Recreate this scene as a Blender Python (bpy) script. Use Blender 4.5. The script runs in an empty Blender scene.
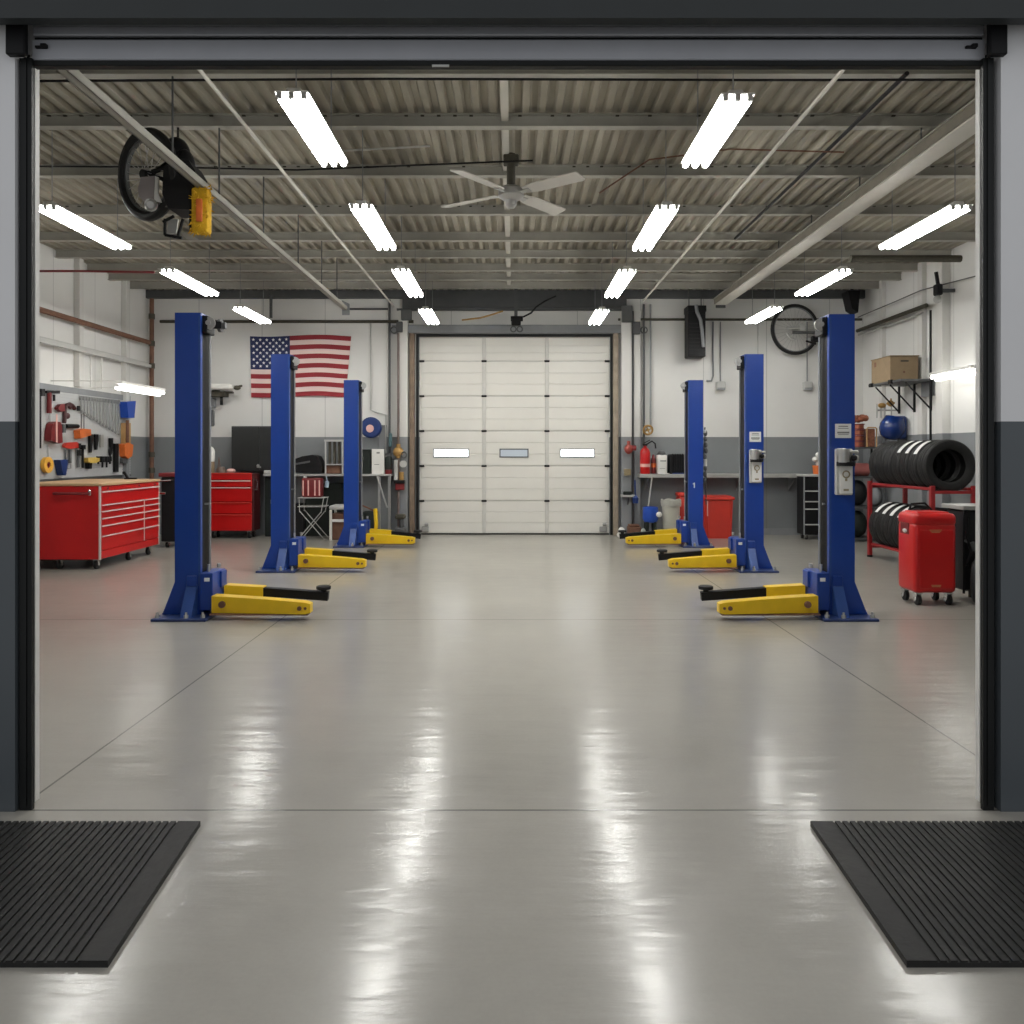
import bpy, bmesh, math, random
from mathutils import Vector, Matrix
random.seed(7)
PI = math.pi
SC = bpy.context.scene
COL = SC.collection
F, CX, CY, EYE = 796.0, 513.0, 452.0, 1.6          # focal length, principal point, eye height


def at(px, py, y):
    """World point at depth y."""
    return Vector(((px - CX) * y / F, y, EYE - (py - CY) * y / F))


def xa(px, y):
    return (px - CX) * y / F


def za(py, y):
    return EYE - (py - CY) * y / F


# ------------------------------------------------------------------ materials
def nodes(name):
    m = bpy.data.materials.new(name)
    m.use_nodes = True
    return m, m.node_tree.nodes, m.node_tree.links, m.node_tree.nodes['Principled BSDF']


def mat(name, col, rough=0.5, metal=0.0, var=0.12, scale=6.0, bump=0.0, emit=None, stretch=(1, 1, 1), coat=0.0, spec=0.5):
    m, N, L, b = nodes(name)
    b.inputs['Roughness'].default_value = rough
    b.inputs['Metallic'].default_value = metal
    b.inputs['Coat Weight'].default_value = coat
    b.inputs['Specular IOR Level'].default_value = spec
    if emit:
        b.inputs['Emission Color'].default_value = (*emit[0], 1)
        b.inputs['Emission Strength'].default_value = emit[1]
        b.inputs['Base Color'].default_value = (*col, 1)
        return m
    tc = N.new('ShaderNodeTexCoord')
    mp = N.new('ShaderNodeMapping')
    mp.inputs['Scale'].default_value = stretch
    L.new(tc.outputs['Object'], mp.inputs['Vector'])
    n = N.new('ShaderNodeTexNoise')
    n.inputs['Scale'].default_value = scale
    n.inputs['Detail'].default_value = 5
    L.new(mp.outputs[0], n.inputs['Vector'])
    mx = N.new('ShaderNodeMix')
    mx.data_type = 'RGBA'
    mx.inputs['A'].default_value = (*[c * (1 - var) for c in col], 1)
    mx.inputs['B'].default_value = (*[min(1, c * (1 + var)) for c in col], 1)
    L.new(n.outputs['Fac'], mx.inputs['Factor'])
    L.new(mx.outputs['Result'], b.inputs['Base Color'])
    if bump:
        bp = N.new('ShaderNodeBump')
        bp.inputs['Strength'].default_value = bump
        bp.inputs['Distance'].default_value = 0.01
        L.new(n.outputs['Fac'], bp.inputs['Height'])
        L.new(bp.outputs[0], b.inputs['Normal'])
    return m


def math_node(N, L, op, a, bv):
    n = N.new('ShaderNodeMath')
    n.operation = op
    for i, v in enumerate((a, bv)):
        if v is None:
            continue
        if isinstance(v, (int, float)):
            n.inputs[i].default_value = v
        else:
            L.new(v, n.inputs[i])
    return n.outputs[0]


def mix(N, L, fac, a, b):
    n = N.new('ShaderNodeMix')
    n.data_type = 'RGBA'
    if isinstance(fac, (int, float)):
        n.inputs['Factor'].default_value = fac
    else:
        L.new(fac, n.inputs['Factor'])
    for k, v in (('A', a), ('B', b)):
        if isinstance(v, tuple):
            n.inputs[k].default_value = (*v, 1)
        else:
            L.new(v, n.inputs[k])
    return n.outputs['Result']


def two_tone(name, up, low, zsplit, seam=1.22, axis='X', rough=0.55, offset=0.0):
    """Painted wall: light above the paint line, grey below, panel seams, faint dirt."""
    m, N, L, b = nodes(name)
    g = N.new('ShaderNodeNewGeometry')
    s = N.new('ShaderNodeSeparateXYZ')
    L.new(g.outputs['Position'], s.inputs[0])
    n1 = N.new('ShaderNodeTexNoise')
    n1.inputs['Scale'].default_value = 1.3
    n1.inputs['Detail'].default_value = 7
    L.new(g.outputs['Position'], n1.inputs['Vector'])
    cu = mix(N, L, n1.outputs['Fac'], tuple(c * 0.90 for c in up), tuple(min(1, c * 1.06) for c in up))
    cl = mix(N, L, n1.outputs['Fac'], tuple(c * 0.85 for c in low), tuple(c * 1.12 for c in low))
    f = math_node(N, L, 'LESS_THAN', s.outputs['Z'], zsplit)
    c = mix(N, L, f, cu, cl)
    if seam:
        q = math_node(N, L, 'ADD', s.outputs[axis], 50 + offset)
        q = math_node(N, L, 'DIVIDE', q, seam)
        q = math_node(N, L, 'FRACT', q, None)
        q = math_node(N, L, 'LESS_THAN', q, 0.010)
        c = mix(N, L, math_node(N, L, 'MULTIPLY', q, 0.45), c, (0.12, 0.12, 0.12))
    L.new(c, b.inputs['Base Color'])
    b.inputs['Roughness'].default_value = rough
    return m


def floor_mat():
    m, N, L, b = nodes('polished_concrete')
    g = N.new('ShaderNodeNewGeometry')
    s = N.new('ShaderNodeSeparateXYZ')
    L.new(g.outputs['Position'], s.inputs[0])
    n1 = N.new('ShaderNodeTexNoise'); n1.inputs['Scale'].default_value = 0.55; n1.inputs['Detail'].default_value = 8
    n2 = N.new('ShaderNodeTexNoise'); n2.inputs['Scale'].default_value = 4.5; n2.inputs['Detail'].default_value = 10; n2.inputs['Roughness'].default_value = 0.65
    n3 = N.new('ShaderNodeTexNoise'); n3.inputs['Scale'].default_value = 60; n3.inputs['Detail'].default_value = 3
    for n in (n1, n2, n3):
        L.new(g.outputs['Position'], n.inputs['Vector'])
    r1 = N.new('ShaderNodeMapRange'); r1.inputs[1].default_value = 0.2; r1.inputs[2].default_value = 0.8
    L.new(n1.outputs['Fac'], r1.inputs[0])
    r2 = N.new('ShaderNodeMapRange'); r2.inputs[1].default_value = 0.2; r2.inputs[2].default_value = 0.85
    L.new(n2.outputs['Fac'], r2.inputs[0])
    c = mix(N, L, r1.outputs[0], FLOOR_A, FLOOR_B)
    c = mix(N, L, math_node(N, L, 'MULTIPLY', r2.outputs[0], 0.40), c, FLOOR_C)
    c = mix(N, L, math_node(N, L, 'MULTIPLY', n3.outputs['Fac'], 0.12), c, (0.10, 0.095, 0.085))

    def line(out, v, w):
        d = math_node(N, L, 'SUBTRACT', out, v)
        d = math_node(N, L, 'ABSOLUTE', d, None)
        return math_node(N, L, 'LESS_THAN', d, w)
    inside = math_node(N, L, 'GREATER_THAN', s.outputs['Y'], 3.556)
    j = line(s.outputs['Y'], 3.556, 0.007)
    j = math_node(N, L, 'MAXIMUM', j, line(s.outputs['Y'], 7.6, 0.006))
    for xv in (-2.22, 2.44):
        k = math_node(N, L, 'MULTIPLY', line(s.outputs['X'], xv, 0.006), inside)
        j = math_node(N, L, 'MAXIMUM', j, k)
    c = mix(N, L, math_node(N, L, 'MULTIPLY', j, 0.8), c, (0.04, 0.038, 0.034))
    L.new(c, b.inputs['Base Color'])
    rr = N.new('ShaderNodeMapRange')
    rr.inputs[3].default_value = 0.36
    rr.inputs[4].default_value = 0.50
    L.new(n2.outputs['Fac'], rr.inputs[0])
    L.new(rr.outputs[0], b.inputs['Roughness'])
    mp = N.new('ShaderNodeMapping'); mp.inputs['Scale'].default_value = (0.9, 4.2, 1)
    L.new(g.outputs['Position'], mp.inputs['Vector'])
    n4 = N.new('ShaderNodeTexNoise'); n4.inputs['Scale'].default_value = 1.5; n4.inputs['Detail'].default_value = 5
    L.new(mp.outputs[0], n4.inputs['Vector'])
    bp = N.new('ShaderNodeBump'); bp.inputs['Strength'].default_value = 0.25; bp.inputs['Distance'].default_value = 0.02
    L.new(n4.outputs['Fac'], bp.inputs['Height'])
    L.new(bp.outputs[0], b.inputs['Normal'])
    b.inputs['IOR'].default_value = 1.45
    b.inputs['Specular IOR Level'].default_value = 0.35
    b.inputs['Coat Weight'].default_value = 0.72
    b.inputs['Coat IOR'].default_value = 1.55
    cr = N.new('ShaderNodeMapRange')
    cr.inputs[3].default_value = 0.11
    cr.inputs[4].default_value = 0.25
    L.new(n2.outputs['Fac'], cr.inputs[0])
    L.new(cr.outputs[0], b.inputs['Coat Roughness'])
    L.new(bp.outputs[0], b.inputs['Coat Normal'])
    return m


FLOOR_A, FLOOR_B, FLOOR_C = (0.26, 0.246, 0.215), (0.39, 0.371, 0.328), (0.47, 0.447, 0.398)
TUBE = 42.0

BLUE = mat('blue_enamel', (0.008, 0.045, 0.27), 0.33, var=0.15, scale=3)
BLUE2 = mat('pale_blue_enamel', (0.020, 0.062, 0.24), 0.4, var=0.2)
YEL = mat('yellow_enamel', (0.80, 0.52, 0.012), 0.38, var=0.12, scale=9)
RED = mat('red_enamel', (0.50, 0.008, 0.008), 0.3, var=0.12, scale=3)
REDP = mat('red_plastic', (0.55, 0.035, 0.02), 0.5, var=0.12)
DRED = mat('dark_red', (0.16, 0.01, 0.012), 0.5, var=0.3)
ORG = mat('orange_plastic', (0.70, 0.16, 0.03), 0.5, var=0.25, scale=14)
BRN = mat('rusty_brown', (0.16, 0.075, 0.045), 0.7, var=0.45, scale=9)
WOOD = mat('beech_top', (0.55, 0.36, 0.20), 0.5, var=0.2, scale=8, stretch=(8, 1, 8))
TAN = mat('tan_wood', (0.50, 0.30, 0.12), 0.6, var=0.2)
CARD = mat('cardboard', (0.27, 0.195, 0.115), 0.8, var=0.18, scale=9)
BLACK = mat('black_paint', (0.006, 0.006, 0.007), 0.5, var=0.3, spec=0.25)
BLKP = mat('black_plastic', (0.008, 0.008, 0.009), 0.55, var=0.3, spec=0.3)
GRNB = mat('greenish_black', (0.012, 0.017, 0.014), 0.6, var=0.4, spec=0.3)
RUB = mat('tyre_rubber', (0.011, 0.011, 0.011), 0.6, var=0.3, scale=20, bump=0.1, spec=0.35)
MATR = mat('ribbed_rubber', (0.013, 0.013, 0.0125), 0.6, var=0.6, scale=22, bump=0.3, spec=0.4)
CHR = mat('chrome', (0.75, 0.75, 0.74), 0.22, 1.0, var=0.1)
STEEL = mat('bare_steel', (0.45, 0.45, 0.44), 0.4, 0.8, var=0.2)
ALU = mat('aluminium_edge', (0.80, 0.72, 0.68), 0.35, 0.35, var=0.08)
WRSTEEL = mat('wrench_steel', (0.30, 0.30, 0.30), 0.35, 0.6, var=0.3)
GALV = mat('galvanised', (0.42, 0.42, 0.40), 0.5, 0.4, var=0.2)
GREY = mat('grey_paint', (0.24, 0.25, 0.26), 0.5, var=0.15)
DGREY = mat('dark_grey_paint', (0.075, 0.078, 0.08), 0.5, var=0.2)
LGREY = mat('light_grey_paint', (0.50, 0.50, 0.48), 0.5, var=0.12)
WHITE = mat('white_paint', (0.74, 0.73, 0.70), 0.5, var=0.06)
WPLA = mat('white_plastic', (0.78, 0.77, 0.73), 0.42, var=0.08)
CREAM = mat('cream_bin', (0.55, 0.54, 0.46), 0.55, var=0.18, scale=5)
BLUP = mat('blue_plastic', (0.012, 0.07, 0.42), 0.42, var=0.15)
NAVY = mat('navy_plastic', (0.008, 0.028, 0.13), 0.4, var=0.2)
BRASS = mat('brass', (0.45, 0.27, 0.09), 0.45, 0.6, var=0.35, scale=15)
COPPER = mat('copper_parts', (0.30, 0.10, 0.055), 0.45, 0.4, var=0.5, scale=22)
PINK = mat('pink_label', (0.75, 0.45, 0.40), 0.6, var=0.1)
SIGNW = mat('sign_white', (0.80, 0.80, 0.78), 0.5, var=0.04)
INK = mat('ink_grey', (0.22, 0.22, 0.21), 0.6, var=0.2)
OLIVE = mat('olive_ink', (0.30, 0.25, 0.16), 0.6, var=0.4, scale=30)
FANW = mat('fan_blade_grey', (0.55, 0.53, 0.49), 0.5, var=0.08)
RUSTD = mat('rusty_dark', (0.055, 0.05, 0.035), 0.7, var=0.5, scale=20)
PURL = mat('purlin_primer', (0.38, 0.37, 0.325), 0.55, var=0.25, scale=3)
BEAMW = mat('pale_beam', (0.58, 0.56, 0.50), 0.5, var=0.12, scale=4)
DECK = mat('zinc_deck', (0.33, 0.305, 0.245), 0.6, 0.0, var=0.60, scale=2.6, stretch=(1, 0.35, 1))
SHUT = mat('shutter_grey', (0.40, 0.41, 0.44), 0.45, 0.2, var=0.08)
HEAD = mat('header_slate', (0.013, 0.017, 0.018), 0.55, var=0.2)
DOORW = mat('door_white', (0.78, 0.765, 0.71), 0.4, var=0.05, scale=2)
DOORG = mat('door_stile', (0.62, 0.61, 0.57), 0.45, 0.1, var=0.1)
RUBB = mat('door_rubber', (0.006, 0.007, 0.007), 0.5, var=0.2, spec=0.3)
GLOW = mat('tube_light', (1, 1, 1), 0.5, emit=((1.0, 0.99, 0.95), TUBE))
GLOWS = mat('tube_light_soft', (1, 1, 1), 0.5, emit=((1.0, 0.99, 0.95), 8.0))
DAY = mat('daylit_pane', (0.8, 0.85, 0.9), 0.3, emit=((0.93, 0.97, 1.0), 3.5))
DAYG = mat('grey_pane', (0.32, 0.36, 0.40), 0.35, emit=((0.75, 0.83, 0.9), 0.28))
FRED = mat('flag_red', (0.25, 0.014, 0.022), 0.75, var=0.1)
FWHT = mat('flag_white', (0.78, 0.62, 0.58), 0.75, var=0.05)
FBLU = mat('flag_blue', (0.012, 0.022, 0.09), 0.75, var=0.1)
STAR = mat('flag_star', (0.85, 0.84, 0.82), 0.75, var=0.02)
YFUZ = mat('yellow_brush', (0.62, 0.36, 0.01), 0.85, var=0.35, scale=25, bump=0.4)
WALLX = two_tone('painted_wall_x', (0.73, 0.725, 0.70), (0.215, 0.228, 0.236), 1.89, axis='X')
WALLY = two_tone('painted_wall_y', (0.73, 0.725, 0.70), (0.215, 0.228, 0.236), 1.89, axis='Y')
POST = two_tone('painted_post', (0.66, 0.65, 0.62), (0.23, 0.24, 0.25), 1.89, seam=0)
PILA = two_tone('front_pilaster', (0.70, 0.70, 0.71), (0.080, 0.092, 0.102), 1.736, seam=0, rough=0.42)


# ------------------------------------------------------------------ mesh builder
class MB:
    def __init__(s):
        s.bm = bmesh.new()
        s.mats = None

    def box(s, lo, hi, bev=0.0, rot=None, seg=1):
        lo, hi = Vector(lo), Vector(hi)
        c, d = (lo + hi) / 2, hi - lo
        M = Matrix.Translation(c) @ (rot.to_4x4() if rot else Matrix()) @ Matrix.Diagonal((abs(d.x), abs(d.y), abs(d.z), 1))
        r = bmesh.ops.create_cube(s.bm, size=1, matrix=M)
        if bev:
            e = list({e for v in r['verts'] for e in v.link_edges})
            bmesh.ops.bevel(s.bm, geom=e, offset=bev, segments=seg, affect='EDGES', profile=0.5)
        return s

    def cyl(s, a, b, r, r2=None, n=16, cap=True):
        a, b = Vector(a), Vector(b)
        d = b - a
        M = Matrix.Translation((a + b) / 2) @ d.to_track_quat('Z', 'Y').to_matrix().to_4x4()
        bmesh.ops.create_cone(s.bm, cap_ends=cap, segments=n, radius1=r, radius2=r if r2 is None else r2, depth=d.length, matrix=M)
        return s

    def bar(s, a, b, w, h, up=(0, 0, 1), bev=0.0):
        """Rectangular bar from a to b; w across, h along up."""
        a, b, up = Vector(a), Vector(b), Vector(up)
        d = (b - a)
        y = d.normalized()
        x = y.cross(up).normalized()
        z = x.cross(y)
        R = Matrix((x, y, z)).transposed()
        M = Matrix.Translation((a + b) / 2) @ R.to_4x4() @ Matrix.Diagonal((w, d.length, h, 1))
        r = bmesh.ops.create_cube(s.bm, size=1, matrix=M)
        if bev:
            e = list({e for v in r['verts'] for e in v.link_edges})
            bmesh.ops.bevel(s.bm, geom=e, offset=bev, segments=1, affect='EDGES')
        return s

    def ball(s, c, r, u=16, v=10, rot=None):
        r = (r, r, r) if isinstance(r, (int, float)) else r
        M = Matrix.Translation(Vector(c)) @ (rot.to_4x4() if rot else Matrix()) @ Matrix.Diagonal((*r, 1))
        bmesh.ops.create_uvsphere(s.bm, u_segments=u, v_segments=v, radius=1, matrix=M)
        return s

    def grid(s, rows, closed_u=False, closed_v=False, mi=None):
        """rows: list of lists of points -> quads."""
        V = [[s.bm.verts.new(p) for p in r] for r in rows]
        nu, nv = len(V), len(V[0])
        for i in range(nu if closed_u else nu - 1):
            for j in range(nv if closed_v else nv - 1):
                f = s.bm.faces.new((V[i][j], V[(i + 1) % nu][j], V[(i + 1) % nu][(j + 1) % nv], V[i][(j + 1) % nv]))
                if mi:
                    f.material_index = mi(i, j)
        return V

    def lathe(s, prof, o, axis=(0, 0, 1), n=28, cap=False):
        """prof: (radius, distance along axis)."""
        o, ax = Vector(o), Vector(axis).normalized()
        R = ax.to_track_quat('Z', 'Y').to_matrix()
        rows = []
        for k in range(n):
            t = 2 * PI * k / n
            rows.append([o + R @ Vector((r * math.cos(t), r * math.sin(t), h)) for r, h in prof])
        V = s.grid(rows, closed_u=True)
        if cap:
            s.bm.faces.new([V[k][0] for k in range(n)][::-1])
            s.bm.faces.new([V[k][-1] for k in range(n)])
        return s

    def torus(s, c, R, r, axis=(0, 0, 1), n=36, m=10, flat=1.0):
        prof = [(R + r * math.cos(2 * PI * k / m), flat * r * math.sin(2 * PI * k / m)) for k in range(m)]
        prof.append(prof[0])
        return s.lathe(prof, c, axis, n)

    def tube(s, pts, r, n=8):
        pts = [Vector(p) for p in pts]
        rows = []
        for i, p in enumerate(pts):
            d = (pts[min(i + 1, len(pts) - 1)] - pts[max(i - 1, 0)]).normalized()
            q = d.to_track_quat('Z', 'Y').to_matrix()
            rows.append([p + q @ Vector((r * math.cos(2 * PI * k / n), r * math.sin(2 * PI * k / n), 0)) for k in range(n)])
        V = s.grid(rows, closed_v=True)
        s.bm.faces.new(V[0][::-1]); s.bm.faces.new(V[-1])
        return s

    def prism(s, pts, d):
        """pts: planar polygon in 3D, d: extrusion vector."""
        d = Vector(d)
        A = [s.bm.verts.new(Vector(p)) for p in pts]
        B = [s.bm.verts.new(Vector(p) + d) for p in pts]
        n = len(A)
        s.bm.faces.new(A); s.bm.faces.new(B[::-1])
        for i in range(n):
            s.bm.faces.new((A[i], B[i], B[(i + 1) % n], A[(i + 1) % n]))
        return s


def obj(name, mb, m, parent=None, loc=None):
    bm = mb.bm
    bmesh.ops.recalc_face_normals(bm, faces=bm.faces)
    wl = Vector((0, 0, 0))
    p = parent
    while p is not None:
        wl += p.location
        p = p.parent
    if parent is None:
        if loc is None:
            vs = [v.co for v in bm.verts]
            loc = Vector(((min(v.x for v in vs) + max(v.x for v in vs)) / 2, (min(v.y for v in vs) + max(v.y for v in vs)) / 2, min(v.z for v in vs)))
        loc = Vector(loc)
        wl = loc
    bmesh.ops.translate(bm, vec=-wl, verts=bm.verts)
    me = bpy.data.meshes.new(name)
    bm.to_mesh(me)
    bm.free()
    for p in me.polygons:
        p.use_smooth = True
    me.set_sharp_from_angle(angle=math.radians(33))
    for k in (m if isinstance(m, (list, tuple)) else [m]):
        me.materials.append(k)
    o = bpy.data.objects.new(name, me)
    COL.objects.link(o)
    if parent is not None:
        o.parent = parent
    else:
        o.location = loc
    return o


def tag(o, label, cat, group=None, kind=None):
    o['label'] = label
    o['category'] = cat
    if group:
        o['group'] = group
    if kind:
        o['kind'] = kind
    return o


def thing(name, label, cat, loc, group=None, kind=None):
    o = bpy.data.objects.new(name, None)
    o.empty_display_size = 0.1
    COL.objects.link(o)
    o.location = Vector(loc)
    return tag(o, label, cat, group, kind)


def solo(name, mb, m, label, cat, group=None):
    return tag(obj(name, mb, m), label, cat, group)


def struct(name, mb, m, label, cat):
    return tag(obj(name, mb, m, loc=(0, 0, 0)), label, cat, None, 'structure')


def dup(root, loc, label):
    r = root.copy(); COL.objects.link(r); r.location = Vector(loc); r['label'] = label
    for ch in list(root.children):
        c = ch.copy(); COL.objects.link(c); c.parent = r
        for g in list(ch.children):
            d = g.copy(); COL.objects.link(d); d.parent = c
    return r


BW, LW, RW = 15.4, -7.06, 6.77          # back, left and right wall planes
ZD, ZP = 4.72, 4.60                     # deck, purlin underside

# ------------------------------------------------------------------ shell
struct('floor', MB().box((-9, -3.0, -0.2), (9, 15.8, 0)), floor_mat(), 'polished grey concrete floor with thin saw-cut joints', 'floor')
struct('wall_left', MB().box((LW - 0.2, 3.64, 0), (LW, BW + 0.2, ZD + 0.1)), WALLY, 'white left wall with grey lower band', 'wall')
struct('wall_right', MB().box((RW, 3.64, 0), (RW + 0.2, BW + 0.2, ZD + 0.1)), WALLY, 'white right wall with grey lower band', 'wall')
DX0, DX1, DZ1 = xa(419, BW), xa(610, BW), za(337, BW)
w = MB()
w.box((LW - 0.2, BW, 0), (DX0, BW + 0.2, ZD + 0.1)).box((DX1, BW, 0), (RW + 0.2, BW + 0.2, ZD + 0.1)).box((DX0, BW, DZ1), (DX1, BW + 0.2, ZD + 0.1))
struct('wall_back', w, WALLX, 'white back wall with grey lower band around the sectional door', 'wall')
w = MB()
w.box((-9, 3.54, 0), (-2.215, 3.64, 3.56)).box((2.17, 3.54, 0), (9, 3.64, 3.56))
w.box((-9, 3.64, 3.42), (9, 3.70, ZD + 0.3)).box((-9, 3.54, 3.56), (9, 3.64, ZD + 0.3))
struct('wall_front', w, PILA, 'grey front wall with darker lower paint around the open doorway', 'wall')
b = MB()
for (xx0, xx1) in ((xa(620, BW), RW),):
    b.box((DX1 + 0.25, BW - 0.02, 0), (RW, BW - 0.002, 0.12))
struct('baseboard_back', b, GREY, 'grey baseboard along the back wall right of the door', 'baseboard')

# header beam outside, seen dark along the top of the picture
struct('trim_1', MB().box((-9, 3.40, 3.454), (9, 3.455, 4.3)), HEAD, 'dark slate header beam across the top of the doorway', 'beam')
# white inner jamb angles
struct('trim_2', MB().box((-2.30, 3.642, 0), (-2.186, 3.675, 3.415)), WHITE, 'thin white inner jamb strip beside the left guide rail', 'trim')
struct('trim_3', MB().box((2.135, 3.642, 0), (2.25, 3.675, 3.415)), WHITE, 'thin white inner jamb strip beside the right guide rail', 'trim')

# rolled-up shutter
d2 = thing('door_2', 'rolled-up grey shutter door at the top of the doorway', 'door', (0, 3.6, 3.3), kind='structure')
m = MB()
m.box((-2.16, 3.575, 3.472), (2.12, 3.60, 3.515), 0.006).box((-2.16, 3.58, 3.515), (2.12, 3.60, 3.60))
obj('slat_curtain', m, SHUT, d2)
m = MB().box((-2.16, 3.57, 3.359), (2.12, 3.60, 3.452), 0.005)
obj('bottom_panel', m, SHUT, d2)
obj('rubber_seal', MB().box((-2.16, 3.568, 3.332), (2.12, 3.61, 3.358), 0.004).box((-2.16, 3.595, 3.452), (2.12, 3.605, 3.472)), RUBB, d2)
for x0, x1 in ((-2.205, -2.150), (2.1, 2.148)):
    g = MB()
    g.box((x0, 3.555, 0), (x1, 3.575, 3.36))
    g.box((x0 if x0 < 0 else 2.14, 3.61, 0), (-2.19 if x0 < 0 else x1, 3.632, 3.40))
    xo = x0 if x0 < 0 else x1 - 0.012
    g.box((xo, 3.575, 0), (xo + 0.012, 3.61, 3.36))
    xm = (x0 + x1) / 2
    g.box((xm - 0.006, 3.55, 0.02), (xm + 0.006, 3.556, 3.36))
    obj('guide_rail', g, RUBB, d2)
    sx = -1 if x0 < 0 else 1
    obj('bracket', MB().box((x0 - (0.03 if x0 < 0 else 0), 3.50, 3.35), (x1 + (0.03 if x0 > 0 else 0), 3.535, 3.56), 0.006), BLACK, d2)
for px0, px1 in ((35, 47), (966, 977)):
    lx0, lx1 = xa(px0, 3.56), xa(px1, 3.56)
    obj('latch', MB().box((lx0, 3.556, za(48, 3.56)), (lx1, 3.57, za(45.5, 3.56)), 0.002).box(((lx0 + lx1) / 2, 3.55, za(48, 3.56)), (lx1, 3.57, za(44, 3.56)), 0.002), BLACK, d2)
obj('tag_plate', MB().box((xa(432, 3.56), 3.562, za(66.3, 3.56)), (xa(449, 3.56), 3.568, za(64.3, 3.56))), LGREY, d2)
# ------------------------------------------------------------------ ceiling
m = MB()
P = 0.15
prof = []
x = LW - 0.2
while x < RW + 0.2:
    prof += [(x, ZD), (x + 0.055, ZD), (x + 0.075, ZD + 0.045), (x + 0.13, ZD + 0.045)]
    x += P
ys = (3.70, 7.0, 11.0, BW + 0.2)
m.grid([[(px, y, pz) for px, pz in prof] for y in ys])
ceil = struct('ceiling', m, DECK, 'ribbed zinc roof deck over steel purlins', 'ceiling')
obj('roof_cover', MB().box((-9, 3.64, ZD + 0.1), (9, BW + 0.4, ZD + 0.25)), DGREY, ceil)


def purlin(y, m):
    q = MB()
    h = ZD - ZP
    q.box((LW, y - 0.004, ZP), (RW, y + 0.004, ZD))
    q.box((LW, y - 0.045, ZP), (RW, y + 0.045, ZP + 0.008))
    q.box((LW, y - 0.045, ZD - 0.01), (RW, y + 0.045, ZD - 0.002))
    return obj('purlin', q, m, ceil)


for y in (6.36, 7.37, 8.68, 10.08, 11.32, 12.3, 13.2, 13.9, 14.6):
    purlin(y, PURL)
obj('wall_ledger', MB().box((LW, BW - 0.10, 4.56), (RW, BW - 0.003, ZD - 0.005)), DGREY, ceil)
obj('ridge_strip', MB().box((-0.11, 3.8, ZD - 0.06), (-0.04, 14.6, ZD - 0.04)), BEAMW, ceil)
# dark clips along the purlins
for y in (7.37, 8.68, 10.08):
    q = MB()
    for k in range(-38, 40):
        if random.random() < 0.55:
            xx = k * 0.15 + 0.06
            q.box((xx - 0.012, y - 0.03, ZD - 0.02), (xx + 0.02, y - 0.01, ZD + 0.0))
    obj('deck_clips', q, RUSTD, ceil)

GP = 'pipes and conduits under the roof'


def pipe(name, pts, r, m, label, cat='pipe', grp=None, n=8):
    return solo(name, MB().tube(pts, r, n), m, label, cat, grp)


# big pale beam on the right
g = thing('ceiling_duct', 'wide pale boxed duct running back under the roof on the right', 'duct', (3.87, 10, 4.35))
obj('duct_body', MB().box((3.78, 5.6, 4.35), (4.0, 14.9, 4.47), 0.006), BEAMW, g)
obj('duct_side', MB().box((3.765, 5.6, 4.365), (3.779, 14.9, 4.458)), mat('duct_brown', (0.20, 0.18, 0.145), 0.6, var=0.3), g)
obj('duct_lip', MB().box((3.75, 5.6, 4.46), (4.02, 14.9, 4.475)), PURL, g)
for y in (7.37, 8.68, 10.08, 11.32, 13.2):
    for xx in (3.78, 4.0):
        obj('hanger_rod', MB().cyl((xx, y, 4.475), (xx, y, ZP), 0.008, n=6), DGREY, g)
obj('end_bracket', MB().box((3.80, 14.9, 4.30), (3.98, 14.93, 4.42), 0.004), DGREY, g)

# left rail carrying the hanging machine
RX, RZ = -2.72, 3.90
g = thing('ceiling_rail', 'pale steel channel rail hung under the roof on the left', 'rail', (RX, 9, RZ))
obj('channel', MB().box((RX - 0.034, 4.6, RZ), (RX + 0.034, 12.9, RZ + 0.012)).box((RX + 0.024, 4.6, RZ), (RX + 0.034, 12.9, RZ + 0.06)).box((RX - 0.034, 4.6, RZ), (RX - 0.024, 12.9, RZ + 0.06)), PURL, g)
obj('end_plate', MB().prism([(RX - 0.05, 12.9, RZ - 0.08), (RX + 0.07, 12.9, RZ - 0.08), (RX + 0.07, 12.9, RZ + 0.1), (RX - 0.05, 12.9, RZ + 0.16)], (0, 0.02, 0)), GREY, g)
for y in (6.36, 7.37, 8.68, 10.08, 11.32, 12.3):
    obj('hanger_rod', MB().cyl((RX, y, RZ + 0.012), (RX, y, ZP), 0.008, n=6), DGREY, g)

pipe('ceiling_conduit', [(-2.28, 5.4, 4.38), (-2.28, 10, 4.38), (-2.28, 15.2, 4.38)], 0.016, BEAMW, 'thin pale conduit under the roof beside the left rail', 'conduit')
pipe('ceiling_conduit', [(2.40, 5.4, 4.38), (2.40, 10, 4.38), (2.40, 14.6, 4.38)], 0.016, BEAMW, 'thin pale conduit under the roof left of the wide duct', 'conduit')
pipe('ceiling_cable', [(3.07, 6.2, 4.55), (3.07, 8, 4.545), (3.07, 11.0, 4.55)], 0.018, BLACK, 'black cable under the roof between thin conduit and wide duct', 'cable')
for xx, ya, yb in ((-2.28, 0, 0), (2.6, 0, 0)):
    pass
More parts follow.
